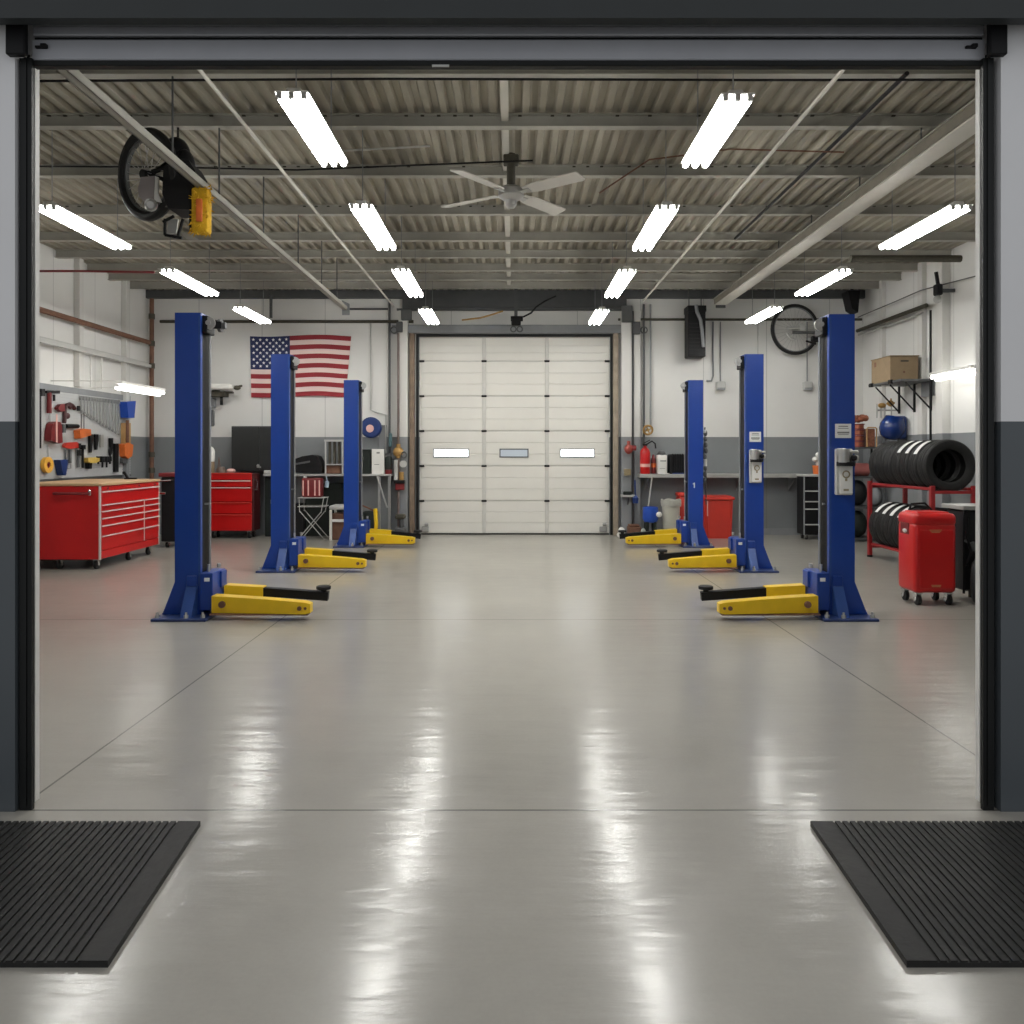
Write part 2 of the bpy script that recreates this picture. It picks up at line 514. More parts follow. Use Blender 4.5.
# sprinkler cross pipes
pipe('sprinkler_pipe', [(LW + 0.03, 11.0, 4.1), (-6, 11.0, 4.1), (-4.95, 11.0, 4.085)], 0.016, DRED, 'thin red pipe crossing high beside the left wall', 'pipe')
pipe('sprinkler_pipe', [(4.75, 11.2, 4.32), (6.0, 11.2, 4.32), (6.3, 11.2, 4.32)], 0.05, RUSTD, 'thick dark sprinkler pipe high beside the right wall', 'pipe')
pipe('ceiling_cable', [(-6.9, 6.25, 4.53), (-4, 6.27, 4.52), (-1, 6.25, 4.53), (2, 6.25, 4.52), (6.6, 6.25, 4.53)], 0.010, BLACK, 'thin black cable strung across the roof nearest the doorway', 'cable')
pipe('ceiling_cable', [(-6.9, 8.1, 4.52), (-3.6, 8.1, 4.50), (-2.2, 8.1, 4.47), (0.2, 8.0, 4.53)], 0.009, BLACK, 'thin black cable strung across the roof behind the hanging machine', 'cable')
pipe('ceiling_cable', [(0.9, 8.3, 4.30), (1.35, 7.9, 4.5), (2.1, 7.7, 4.53), (3.2, 7.7, 4.5)], 0.008, BRN, 'brown cable sagging from the roof right of the ceiling fan', 'cable')
pipe('ceiling_conduit', [(-1.9, 7.75, 4.52), (-0.8, 7.65, 4.54)], 0.010, LGREY, 'short pale conduit behind the nearest left-centre strip light', 'conduit')


# ------------------------------------------------------------------ strip lights
def strip_light(x, y0, y1, zc, label, group, w=0.22, rods=True):
    t = thing('strip_light', label, 'light', (x, (y0 + y1) / 2, zc), group)
    obj('housing', MB().box((x - w / 2, y0, zc + 0.022), (x + w / 2, y1, zc + 0.03)).box((x - 0.05, y0 + 0.05, zc + 0.03), (x + 0.05, y1 - 0.05, zc + 0.075), 0.008), WHITE, t)
    for k in (-1, 0, 1):
        xx = x + k * w * 0.36
        tb = obj('tube', MB().cyl((xx, y0 + 0.03, zc), (xx, y1 - 0.03, zc), 0.024, n=10), GLOW, t)
        for ye in (y0, y1 - 0.03):
            obj('end_cap', MB().box((xx - 0.016, ye, zc - 0.018), (xx + 0.016, ye + 0.03, zc + 0.022)), LGREY, tb)
    if rods:
        for yy in (y0 + 0.12, y1 - 0.12):
            obj('hanger_rod', MB().cyl((x, yy, zc + 0.075), (x, yy, ZD - 0.01), 0.0045, n=6), GREY, t)
    return t


ZL = EYE + 2.3
ends = ((5.13, 6.38), (7.45, 9.02), (10.08, 11.75), (12.92, 14.25))
rank = ('nearest the doorway', 'second from the doorway', 'third from the doorway', 'nearest the back door')
for k, (a, b_) in enumerate(ends):
    strip_light(-1.43, a, b_, ZL, 'glowing three-tube strip light in the row left of the fan, ' + rank[k], 'strip lights beside the fan')
for k, (a, b_) in enumerate(ends):
    strip_light(1.46, a + 0.03, b_ + 0.03, ZL, 'glowing three-tube strip light in the row right of the fan, ' + rank[k], 'strip lights beside the fan')
sides = ((7.48, 8.98), (10.1, 11.65), (12.72, 14.15))
rank3 = ('nearest the doorway', 'middle of its row', 'nearest the back wall')
for k, (a, b_) in enumerate(sides):
    strip_light(-4.40, a, b_, ZL, 'glowing strip light hung in the row by the left wall, ' + rank3[k], 'strip lights in the side rows')
for k, (a, b_) in enumerate(sides):
    strip_light(4.22, a, b_, ZL, 'glowing strip light hung in the row by the right wall, ' + rank3[k], 'strip lights in the side rows')


def wall_light(x, y0, y1, zc, sx, label, wallx):
    t = thing('wall_strip_light', label, 'light', (x, (y0 + y1) / 2, zc), 'strip lights low on the side walls')
    obj('housing', MB().box((x - 0.06, y0, zc + 0.03), (x + 0.06, y1, zc + 0.075), 0.01), WHITE, t)
    for dx, dz in ((sx * 0.03, 0.0), (-sx * 0.04, -0.035)):
        tb = obj('tube', MB().cyl((x + dx, y0 + 0.02, zc + dz), (x + dx, y1 - 0.02, zc + dz), 0.024, n=10), GLOWS, t)
    for yy in (y0 + 0.15, y1 - 0.15):
        obj('bracket', MB().bar((x, yy, zc + 0.085), (wallx, yy, zc + 0.085), 0.02, 0.012).box((x - 0.01, yy - 0.01, zc + 0.06), (x + 0.01, yy + 0.01, zc + 0.09)), WHITE, t)


wall_light(-5.95, 12.0, 13.5, 2.60, 1, 'glowing twin-tube strip light over the large red tool chest', LW + 0.005)
wall_light(6.50, 11.2, 12.32, 2.75, -1, 'glowing twin-tube strip light on the right wall beside the box shelf', RW - 0.005)

# ------------------------------------------------------------------ ceiling fan
fx, fy, fz = -0.02, 8.2, EYE + 2.65
t = thing('ceiling_fan', 'grey four-bladed ceiling fan hanging from the middle of the roof', 'fan', (fx, fy, fz))
obj('downrod', MB().cyl((fx, fy, fz + 0.07), (fx, fy, ZD - 0.05), 0.045, n=12).box((fx - 0.08, fy - 0.06, ZD - 0.16), (fx + 0.08, fy + 0.06, ZD - 0.07), 0.01), RUSTD, t)
obj('motor', MB().lathe([(0.001, 0.08), (0.09, 0.08), (0.13, 0.05), (0.13, -0.02), (0.09, -0.05), (0.06, -0.06), (0.055, -0.11), (0.03, -0.14), (0.001, -0.14)], (fx, fy, fz), n=20), STEEL, t)
for a in (232, 147, 322, 50):
    c, s_ = math.cos(math.radians(a)), math.sin(math.radians(a))
    R = Matrix.Rotation(math.radians(a), 3, 'Z') @ Matrix.Rotation(math.radians(-13), 3, 'X')
    ln = 0.84
    q = MB()
    pts = [(0.17, -0.05), (0.30, -0.075), (ln, -0.085), (ln + 0.015, -0.06), (ln + 0.015, 0.07), (ln, 0.085), (0.30, 0.075), (0.17, 0.05)]
    q.prism([Vector((fx, fy, fz + 0.01)) + R @ Vector((u, v, 0)) for u, v in pts], R @ Vector((0, 0, 0.012)))
    bl = obj('blade', q, FANW, t)
    q = MB()
    q.prism([Vector((fx, fy, fz + 0.0)) + R @ Vector((u, v, 0)) for u, v in ((0.10, -0.02), (0.24, -0.035), (0.24, 0.035), (0.10, 0.02))], R @ Vector((0, 0, 0.009)))
    obj('blade_iron', q, STEEL, bl)

# ------------------------------------------------------------------ back door
d1 = thing('door_1', 'white sectional overhead door with three small windows in the back wall', 'door', (0, BW, 0), kind='structure')
yd = BW + 0.06
zs = [0.01] + [za(v, BW) for v in (501, 466, 431, 396, 361)] + [DZ1]
st = [xa(419.5, BW), xa(484, BW), xa(547, BW), xa(609.5, BW)]
for i in range(6):
    q = MB()
    z0, z1 = zs[i] + 0.012, zs[i + 1] - 0.012
    h = z1 - z0
    q.box((st[0], yd, z0), (st[3], yd + 0.05, z1))
    for k in range(3):                                   # raised ribs
        q.box((st[0] + 0.03, yd - 0.012, z0 + h * (k / 3.0) + 0.004), (st[3] - 0.03, yd, z0 + h * ((k + 1) / 3.0) - 0.004), 0.004)
    sec = obj('door_section', q, DOORW, d1)
obj('section_joints', MB().box((st[0], yd + 0.004, 0.02), (st[3], yd + 0.045, DZ1)), DOORG, d1)
for xs in st[1:3]:
    q = MB()
    for i in range(6):
        q.box((xs - 0.035, yd - 0.025, zs[i] + 0.015), (xs + 0.035, yd - 0.010, zs[i + 1] - 0.015), 0.004)
    obj('stile', q, DOORG, d1)
for xs in (st[0] + 0.04, st[1], st[2], st[3] - 0.04):
    for i in range(1, 6):
        obj('hinge', MB().box((xs - 0.05, yd - 0.04, zs[i] - 0.02), (xs + 0.05, yd - 0.02, zs[i] + 0.02), 0.005).cyl((xs - 0.03, yd - 0.045, zs[i]), (xs + 0.03, yd - 0.045, zs[i]), 0.012, n=8), BLACK, d1)
for k, (p0, p1) in enumerate(((434, 468), (500.5, 527.5), (561, 594))):
    x0, x1, z0, z1 = xa(p0, BW), xa(p1, BW), za(456.5, BW), za(449.7, BW)
    q = MB()
    for lo, hi in (((x0 - .02, z0 - .02), (x1 + .02, z0)), ((x0 - .02, z1), (x1 + .02, z1 + .02)), ((x0 - .02, z0), (x0, z1)), ((x1, z0), (x1 + .02, z1))):
        q.box((lo[0], yd - 0.03, lo[1]), (hi[0], yd - 0.012, hi[1]))
    fr = obj('window_frame', q, DGREY if k == 1 else GREY, d1)
    obj('pane', MB().box((x0, yd - 0.02, z0), (x1, yd - 0.013, z1)), DAYG if k == 1 else DAY, fr)
for sx, xs in ((-1, st[0] + 0.1), (1, st[3] - 0.13)):
    obj('bottom_bracket', MB().box((xs - 0.06, yd - 0.06, 0.05), (xs + 0.08, yd - 0.012, 0.16), 0.01).cyl((xs, yd - 0.05, 0.2), (xs + 0.07, yd - 0.05, 0.2), 0.03, n=10), STEEL, d1)
obj('bottom_seal', MB().box((st[0], yd - 0.02, 0.0), (st[3], yd + 0.03, 0.022)), RUBB, d1)
# frame round the back door
q = MB().box((DX0 - 0.05, BW - 0.05, 0), (DX0, BW - 0.002, DZ1 + 0.05)).box((DX1, BW - 0.05, 0), (DX1 + 0.05, BW - 0.002, DZ1 + 0.05)).box((DX0, BW - 0.05, DZ1), (DX1, BW - 0.002, DZ1 + 0.05))
struct('trim_4', q, RUBB, 'black rubber weather seal around the back door', 'trim')
struct('trim_5', MB().box((DX0 - 0.5, BW - 0.16, DZ1 + 0.05), (DX1 + 0.5, BW - 0.002, za(326, BW)), 0.01), GREY, 'grey steel lintel over the back door', 'lintel')
struct('trim_6', MB().box((DX0 - 0.4, BW - 0.22, 4.30), (DX1 + 0.4, BW - 0.16, 4.34)).box((DX0 - 0.3, BW - 0.16, 4.36), (DX1 + 0.3, BW - 0.01, 4.56)), DGREY, 'dark steel header channel high above the back door', 'beam')
struct('trim_7', MB().box((xa(400, BW), BW - 0.22, 0), (xa(409, BW), BW - 0.002, 4.3), 0.008), POST, 'painted steel column left of the back door', 'column')
struct('trim_8', MB().box((xa(620, BW), BW - 0.22, 0), (xa(630, BW), BW - 0.002, 4.3), 0.008), POST, 'painted steel column right of the back door', 'column')
struct('trim_9', MB().box((xa(410.3, BW), BW - 0.14, 0), (xa(415, BW), BW - 0.002, 4.0), 0.006), mat('rust_tan', (0.21, 0.15, 0.105), 0.65, var=0.5, scale=7), 'rusty brown door track left of the back door', 'trim')
struct('trim_10', MB().box((xa(612.5, BW), BW - 0.14, 0), (xa(617.5, BW), BW - 0.002, 4.0), 0.006), mat('worn_brown', (0.30, 0.25, 0.19), 0.65, var=0.4, scale=7), 'worn tan door track right of the back door', 'trim')
# door operator
c = at(516, 324, 15.0)
t = thing('door_operator', 'small black door operator hanging above the back door', 'motor', (c.x, 15.0, c.z - 0.2))
obj('motor_case', MB().box((c.x - 0.09, 14.92, c.z - 0.03), (c.x + 0.09, 15.1, c.z + 0.12), 0.02).cyl((c.x - 0.1, 15.0, c.z + 0.1), (c.x + 0.13, 15.0, c.z + 0.1), 0.05, n=12), BLACK, t)
obj('chain_guide', MB().torus((c.x - 0.05, 14.98, c.z - 0.1), 0.05, 0.012, (0, 1, 0), 16, 6).torus((c.x + 0.07, 14.98, c.z - 0.1), 0.05, 0.012, (0, 1, 0), 16, 6), DGREY, t)
obj('mount', MB().box((c.x - 0.03, 15.0, c.z + 0.1), (c.x + 0.03, 15.06, ZD - 0.02)), DGREY, t)
pipe('power_cable', [at(462, 320, 15.1), at(480, 318, 15.0), at(494, 314, 14.95), at(503, 311, 14.95)], 0.016, BRASS, 'yellow-brown cable sagging left of the door operator', 'cable')
pipe('power_cable', [at(523, 317, 14.9), at(531, 313, 14.9), at(536, 307, 14.9), at(545, 301, 14.9), at(556, 296, 14.9)], 0.016, BLACK, 'black cable rising right of the door operator', 'cable')


# ------------------------------------------------------------------ vehicle lifts
def lift(s, xc, y0, k, label, extra=None, reach=1.0):
    """s=+1: arms reach towards +X. y0: front face of the column. k: height factor."""
    D_, W_ = 0.27, 0.25
    Hc = 2.94 * k
    yc = y0 + D_ / 2
    t = thing('lift_column', label, 'vehicle lift', (xc, yc, 0), 'two-post vehicle lifts')
    X = lambda u: xc + s * u

    def bx(q, u0, u1, ya, yb, z0, z1, bev=0.0):
        q.box((min(X(u0), X(u1)), yc + ya, z0), (max(X(u0), X(u1)), yc + yb, z1), bev)
        return q
    # C-section column, open side inward
    hw, hd, th, lip = W_ / 2, D_ / 2, 0.012, 0.045
    prof = [(-hw, -hd), (hw, -hd), (hw, -hd + lip), (hw - th, -hd + lip), (hw - th, -hd + th), (-hw + th, -hd + th), (-hw + th, hd - th), (hw - th, hd - th), (hw - th, hd - lip), (hw, hd - lip), (hw, hd), (-hw, hd)]
    q = MB().prism([(X(u), yc + v, 0.025) for u, v in prof], (0, 0, Hc - 0.025))
    q.prism([(X(u), yc + v, Hc) for u, v in ((-hw, -hd), (hw, -hd), (hw, hd), (-hw, hd))], (0, 0, 0.012))
    col = obj('column', q, BLUE, t)
    obj('edge_strip', bx(MB(), hw - 0.022, hw - 0.002, -hd - 0.004, -hd, 0.30, Hc - 0.02), BLUE2, t)
    # base
    q = bx(MB(), -0.26, 0.26, -0.36, 0.28, 0.0, 0.025, 0.004)
    base = obj('base_plate', q, mat('base_navy', (0.012, 0.03, 0.12), 0.45, var=0.3) if 'base_navy' not in bpy.data.materials else bpy.data.materials['base_navy'], t)
    for u, v in ((-0.22, -0.30), (0.21, -0.30), (-0.22, 0.22), (0.06, -0.32)):
        obj('anchor_bolt', MB().cyl((X(u), yc + v, 0.025), (X(u), yc + v, 0.055), 0.022, n=6).cyl((X(u), yc + v, 0.055), (X(u), yc + v, 0.08), 0.012, n=8), STEEL, base)
    q = MB()
    for v in (-hd, hd - 0.015):
        q.prism([(X(-hw), yc + v, 0.34), (X(-hw), yc + v, 0.025), (X(-hw - 0.125), yc + v, 0.025), (X(-hw - 0.10), yc + v, 0.08)], (0, 0.015, 0))
    obj('side_gusset', q, BLUE, t)
    q = MB().prism([(X(-0.01), yc - hd, 0.32), (X(-0.01), yc - hd - 0.16, 0.025), (X(-0.01), yc - hd, 0.025)], (s * 0.105, 0, 0))
    obj('front_gusset', q, BLUE2, t)
    obj('gusset_pad', bx(MB(), -0.005, 0.09, -hd - 0.016, -hd, 0.30, 0.40, 0.004), BLUE, t)
    # inner slide
    obj('slide_cover', bx(MB(), hw - 0.05, hw - 0.004, -hd + lip + 0.004, hd - lip - 0.004, 0.30, Hc - 0.06), BLACK, t)
    obj('lift_cable', MB().cyl((X(hw + 0.02), yc + 0.05, 0.4), (X(hw + 0.02), yc + 0.05, Hc - 0.12), 0.011, n=6).box((X(hw + 0.0) - 0.02, yc - 0.03, 1.08), (X(hw + 0.0) + 0.05, yc - 0.01, 1.10)), GREY, t)
    # carriage
    q = bx(MB(), hw + 0.004, hw + 0.13, -0.17, 0.17, 0.07, 0.43, 0.006)
    bx(q, hw + 0.10, hw + 0.15, 0.02, 0.16, 0.26, 0.42, 0.006)
    car = obj('carriage', q, BLUE, t)
    obj('carriage_label', bx(MB(), hw + 0.05, hw + 0.10, -0.174, -0.17, 0.35, 0.385), SIGNW, car)
    obj('arm_lock', MB().cyl((X(hw + 0.05), yc - 0.06, 0.43), (X(hw + 0.05), yc - 0.06, 0.50), 0.014, n=8).cyl((X(hw + 0.12), yc + 0.02, 0.46), (X(hw + 0.12), yc + 0.02, 0.5), 0.02, n=8), STEEL, car)
    # front arm: long tapered box
    r0 = hw + 0.145
    r1 = r0 + 0.965 * reach
    q = MB()
    yA, yB = -0.17, -0.27
    sec = []
    for u, yv, zl, zh, wd in ((r0, yA, 0.060, 0.222, 0.14), (r0 + 0.55 * reach, (yA + yB) / 2, 0.062, 0.197, 0.13), (r1 - 0.05, yB, 0.064, 0.175, 0.115), (r1, yB, 0.075, 0.160, 0.10)):
        sec.append([(X(u), yc + yv - wd / 2, zl), (X(u), yc + yv + wd / 2, zl), (X(u), yc + yv + wd / 2, zh), (X(u), yc + yv - wd / 2, zh)])
    V = q.grid(sec, closed_v=True)
    q.bm.faces.new(V[0]); q.bm.faces.new(V[-1][::-1])
    arm = obj('swing_arm', q, YEL, t)
    obj('pivot_bolt', MB().cyl((X(r0 + 0.11), yc - 0.18 - 0.075, 0.145), (X(r0 + 0.11), yc - 0.22 - 0.06, 0.145), 0.032, n=12), BRN, arm)
    obj('stop_bolt', MB().cyl((X(r1 - 0.10), yc - 0.32, 0.12), (X(r1 - 0.10), yc - 0.335, 0.12), 0.022, n=8).cyl((X(r1 - 0.045), yc - 0.32, 0.12), (X(r1 - 0.045), yc - 0.335, 0.12), 0.014, n=8), BRN, arm)
    obj('bottom_edge', bx(MB(), r0, r1 - 0.03, -0.30, -0.16, 0.048, 0.058), BRN, arm)
    # rear arm: yellow outer, black telescopic inner with pad
    q = MB()
    sec = []
    for u, yv, zl, zh, wd in ((r0, 0.16, 0.15, 0.270, 0.13), (r0 + 0.36, 0.24, 0.13, 0.235, 0.12)):
        sec.append([(X(u), yc + yv - wd / 2, zl), (X(u), yc + yv + wd / 2, zl), (X(u), yc + yv + wd / 2, zh), (X(u), yc + yv - wd / 2, zh)])
    V = q.grid(sec, closed_v=True)
    q.bm.faces.new(V[0]); q.bm.faces.new(V[-1][::-1])
    arm2 = obj('swing_arm', q, YEL, t)
    q = MB().bar((X(r0 + 0.33), yc + 0.235, 0.185), (X(r1 + 0.03), yc + 0.30, 0.125), 0.10, 0.085)
    inner = obj('telescopic_arm', q, BLACK, arm2)
    pu, pv = r1 - 0.02, yc + 0.30
    q = MB().cyl((X(pu), pv, 0.155), (X(pu), pv, 0.195), 0.03, n=12).lathe([(0.001, 0.195), (0.07, 0.195), (0.075, 0.20), (0.075, 0.225), (0.06, 0.232), (0.001, 0.228)], (X(pu), pv, 0), n=16)
    obj('lift_pad', q, RUB, arm2)
    # top pulley set
    zt = Hc - 0.10
    q = bx(MB(), hw + 0.0, hw + 0.05, -0.10, 0.10, zt - 0.08, zt + 0.09, 0.006)
    big = s > 0 and reach == 1.0
    if big:
        bx(q, hw + 0.02, hw + 0.17, -0.05, -0.03, zt - 0.03, zt + 0.04)
    pb = obj('pulley_bracket', q, BLACK, t)
    obj('pulley', MB().cyl((X(hw + 0.06), yc - 0.09, zt + 0.02), (X(hw + 0.06), yc - 0.06, zt + 0.02), 0.06, n=18).cyl((X(hw + 0.06), yc - 0.11, zt + 0.02), (X(hw + 0.06), yc - 0.09, zt + 0.02), 0.025, n=10), STEEL, pb)
    if big:
        obj('pulley', MB().cyl((X(hw + 0.12), yc + 0.02, zt + 0.01), (X(hw + 0.15), yc + 0.02, zt + 0.01), 0.065, n=16).cyl((X(hw + 0.15), yc + 0.02, zt + 0.01), (X(hw + 0.19), yc + 0.02, zt + 0.01), 0.035, n=12), DGREY, pb)
    if extra == 'control':
        yf = yc - hd
        xs = xc + 0.01
        sg = obj('sign_plate', MB().box((xs - 0.078, yf - 0.008, 1.735), (xs + 0.078, yf - 0.001, 1.873), 0.002), SIGNW, t)
        q = MB()
        for r_, (ww, hh) in enumerate(((0.046, 0.006), (0.05, 0.004), (0.0, 0.0), (0.058, 0.010), (0.05, 0.004))):
            if ww:
                zz = 1.85 - r_ * 0.020
                q.box((xs - ww, yf - 0.0095, zz - hh), (xs + ww, yf - 0.008, zz + hh * 0.6))
        obj('sign_lines', q, INK, sg)
        pn = obj('control_panel', MB().box((xs - 0.085, yf - 0.05, 1.185), (xs + 0.075, yf - 0.001, 1.63), 0.008), LGREY, t)
        obj('panel_face', MB().box((xs - 0.055, yf - 0.062, 1.20), (xs + 0.07, yf - 0.05, 1.47), 0.004), SIGNW, pn)
        obj('panel_emblem', MB().torus((xs + 0.005, yf - 0.064, 1.385), 0.032, 0.007, (0, 1, 0), 20, 6).box((xs - 0.02, yf - 0.064, 1.225), (xs + 0.03, yf - 0.062, 1.245)).box((xs - 0.006, yf - 0.064, 1.32), (xs + 0.016, yf - 0.062, 1.345)), OLIVE, pn)
        obj('motor', MB().cyl((xs - 0.035, yf - 0.11, 1.50), (xs - 0.035, yf - 0.11, 1.63), 0.052, n=16).box((xs - 0.09, yf - 0.10, 1.56), (xs + 0.0, yf - 0.05, 1.635), 0.01), STEEL, pn)
        obj('motor_band', MB().cyl((xs - 0.005, yf - 0.08, 1.465), (xs - 0.005, yf - 0.08, 1.505), 0.085, n=18), BLACK, pn)
        obj('release_lever', MB().box((xs - 0.0, yf - 0.09, 1.585), (xs + 0.115, yf - 0.05, 1.615), 0.006).cyl((xs + 0.03, yf - 0.10, 1.54), (xs + 0.10, yf - 0.10, 1.54), 0.03, n=12), GALV, pn)
        obj('lever_knob', MB().ball((xs + 0.05, yf - 0.135, 1.545), 0.03, 10, 8), BLACK, pn)
    if extra == 'hose':
        q = MB()
        rr = random.Random(3)
        for j in range(9):
            z = 1.12 + j * 0.10
            q.ball((xc + hw + 0.05 + rr.uniform(-.01, .02), yc - 0.05, z), (0.035, 0.03, 0.04 + rr.uniform(0, .02)), 8, 6)
        q.tube([(xc + hw + 0.05, yc - 0.05, 2.02), (xc + hw + 0.03, yc - 0.05, 1.6), (xc + hw + 0.07, yc - 0.05, 1.2), (xc + hw + 0.07, yc - 0.05, 0.7)], 0.012, 6)
        obj('chain_hoses', q, DGREY, t)
        obj('white_fitting', MB().cyl((xc + hw + 0.05, yc - 0.08, 1.36), (xc + hw + 0.05, yc - 0.08, 1.48), 0.03, n=10).ball((xc + hw + 0.04, yc - 0.08, 1.95), 0.03, 8, 6), LGREY, t)
        obj('painted_mark', MB().box((xc - 0.035, yc - hd - 0.003, 0.99), (xc - 0.015, yc - hd - 0.001, 1.08)).box((xc - 0.05, yc - hd - 0.003, 1.05), (xc - 0.035, yc - hd - 0.001, 1.07)), SIGNW, t)
    if extra == 'peg':
        obj('lever_handle', MB().tube([(X(hw + 0.24), yc + 0.16, 0.2), (X(hw + 0.25), yc + 0.15, 0.34), (X(hw + 0.235), yc + 0.15, 0.62)], 0.035, 8), YEL, t)
    return t


lift(1, -3.155, 7.72, 1.0, 'blue lift column with yellow arms beside the large red tool chest')
lift(1, -3.145, 10.75, 0.99, 'blue lift column with yellow arms in front of the flag', None, 0.95)
lift(1, -2.745, 13.5, 0.955, 'blue lift column with yellow arms left of the back door, by the round reel', 'peg', 0.86)
lift(-1, 3.19, 7.72, 0.995, 'blue lift column with sign and control box, by the red tyre rack', 'control')
lift(-1, 3.26, 10.75, 0.99, 'blue lift column with sign and control box, between the two other right columns', 'control', 0.95)
lift(-1, 3.10, 13.5, 0.955, 'blue lift column in front of the black box heater, hoses down its side', 'hose', 0.97)


# ------------------------------------------------------------------ large tool chest (left)
def caster(q_parent, x, y, h, r=0.06, w=0.035):
    c = obj('caster', MB().cyl((x - w / 2, y, r), (x + w / 2, y, r), r, n=18), RUB, q_parent)
    obj('caster_fork', MB().box((x - w / 2 - 0.012, y - 0.025, r), (x - w / 2 - 0.004, y + 0.025, h)).box((x + w / 2 + 0.004, y - 0.025, r), (x + w / 2 + 0.012, y + 0.025, h)).box((x - 0.035, y - 0.035, h - 0.012), (x + 0.035, y + 0.035, h)).cyl((x - w / 2 - 0.016, y, r), (x + w / 2 + 0.016, y, r), 0.02, n=10), CHR, c)


X0, X1, Y0, Y1 = -6.75, -5.60, 10.8, 12.6
t = thing('tool_chest', 'large red rolling tool chest with wooden top under the pegboard', 'tool chest', ((X0 + X1) / 2, (Y0 + Y1) / 2, 0))
obj('body', MB().box((X0, Y0, 0.14), (X1 - 0.02, Y1, 1.135), 0.008), RED, t)
obj('work_top', MB().box((X0 - 0.01, Y0 - 0.01, 1.137), (X1 + 0.015, Y1 + 0.01, 1.175), 0.006), WOOD, t)
q = MB()
q.box((X1 - 0.02, Y0 - 0.004, 0.14), (X1 + 0.002, Y0 + 0.022, 1.135)).box((X1 - 0.02, Y1 - 0.022, 0.14), (X1 + 0.002, Y1 + 0.004, 1.135))
obj('corner_trim', q, ALU, t)
ysplit = 12.08
rows = [(1.125, 1.066, 0), (1.059, 0.882, 0), (0.877, 0.795, 1), (0.79, 0.699, 1), (0.694, 0.597, 1), (0.592, 0.457, 1), (0.452, 0.258, 1)]
for zt, zb, sp in rows:
    segs = [(Y0 + 0.03, Y1 - 0.03)] if not sp else [(Y0 + 0.03, ysplit - 0.012), (ysplit + 0.012, Y1 - 0.03)]
    for ya, yb in segs:
        dr = obj('drawer', MB().box((X1 - 0.018, ya, zb), (X1 + 0.004, yb, zt), 0.004), RED, t)
        if zt < 1.1:
            obj('handle', MB().prism([(X1 + 0.004, ya, zt + 0.004), (X1 + 0.022, ya, zt + 0.004), (X1 + 0.026, ya, zt - 0.010), (X1 + 0.018, ya, zt - 0.014), (X1 + 0.004, ya, zt - 0.006)], (0, yb - ya, 0)), ALU, dr)
        else:
            q = MB()
            for yy in (ya + 0.15, (ya + yb) / 2 + 0.2, yb - 0.15):
                q.cyl((X1 + 0.004, yy, 1.10), (X1 + 0.016, yy, 1.10), 0.016, n=10)
            obj('lock', q, CHR, dr)
obj('split_rail', MB().box((X1 - 0.015, ysplit - 0.009, 0.26), (X1 + 0.008, ysplit + 0.009, 0.88)), ALU, t)
obj('base_rail', MB().box((X1 - 0.018, Y0 + 0.03, 0.145), (X1 + 0.002, Y1 - 0.03, 0.25), 0.004), RED, t)
hx0, hx1, hz = xa(52, 10.7), xa(87, 10.7), za(493.5, 10.75)
ph = obj('push_handle', MB().tube([(hx0, Y0, hz), (hx0, Y0 - 0.06, hz), (hx0 + 0.03, Y0 - 0.075, hz), (hx1 - 0.03, Y0 - 0.075, hz), (hx1, Y0 - 0.06, hz), (hx1, Y0, hz)], 0.018, 8), DRED, t)
obj('handle_mount', MB().box((hx1 - 0.02, Y0 - 0.05, hz - 0.03), (hx1 + 0.02, Y0 - 0.001, hz + 0.05), 0.008), CHR, ph)
for cx_, cy_ in ((X1 - 0.10, Y0 + 0.10), (X1 - 0.10, Y1 - 0.16), (X0 + 0.55, Y0 + 0.10), (X0 + 0.12, Y1 - 0.16), (X1 - 0.1, Y0 + 1.0)):
    caster(t, cx_, cy_, 0.14)
obj('undercarriage', MB().box((X0 + 0.1, Y0 + 0.05, 0.125), (X1 - 0.2, Y1 - 0.05, 0.14)), BLACK, t)
c = at(128, 473, 12.45)
solo('trigger_clamp', MB().box((-6.05, 12.38, 1.177), (-5.86, 12.42, 1.20), 0.004).bar((-6.0, 12.4, 1.19), (-6.06, 12.4, 1.29), 0.03, 0.03).ball((-6.06, 12.4, 1.275), 0.025, 8, 6), BLACK, 'small black clamp lying on the far end of the wooden chest top', 'tool')

# ------------------------------------------------------------------ pegboard and tools
PX = LW + 0.03
PY0, PY1, PZ0, PZ1 = 11.6, 14.62, 1.19, 2.63
q = MB()
q.box((LW + 0.002, PY0, PZ0), (PX - 0.012, PY1, PZ1))
nsl = 30
for k in range(nsl):
    z0 = PZ0 + (PZ1 - 0.10 - PZ0) * k / nsl
    z1 = PZ0 + (PZ1 - 0.10 - PZ0) * (k + 1) / nsl
    q.box((PX - 0.012, PY0, z0 + 0.011), (PX, PY1, z1))
pegt = thing('tool_board', 'light grey slatted tool board on the left wall above the tool chest', 'tool board', (PX, 13, PZ0))
obj('slat_panel', q, mat('board_grey', (0.50, 0.51, 0.51), 0.5, var=0.08), pegt)
obj('top_rail', MB().box((LW + 0.002, PY0, PZ1 - 0.095), (PX + 0.006, PY1, PZ1), 0.003), GREY, pegt)
obj('bottom_rail', MB().box((LW + 0.002, PY0, PZ0 - 0.03), (PX + 0.02, PY1, PZ0), 0.003), DGREY, pegt)


def wz(zx, zy, lift_=0.0):
    """Spot on the tool board -> (Y, Z)."""
    px, py = 36 + zx / 10.24, 380 + zy / 10.24
    D = -(PX + 0.03) * F / (CX - px)
    return D, za(py, D)


TX = PX + 0.012


def poly(pts, th=0.03, x0=None, q=None):
    x0 = TX if x0 is None else x0
    q = q or MB()
    q.prism([(x0, *wz(*p)) for p in pts], (th, 0, 0))
    return q


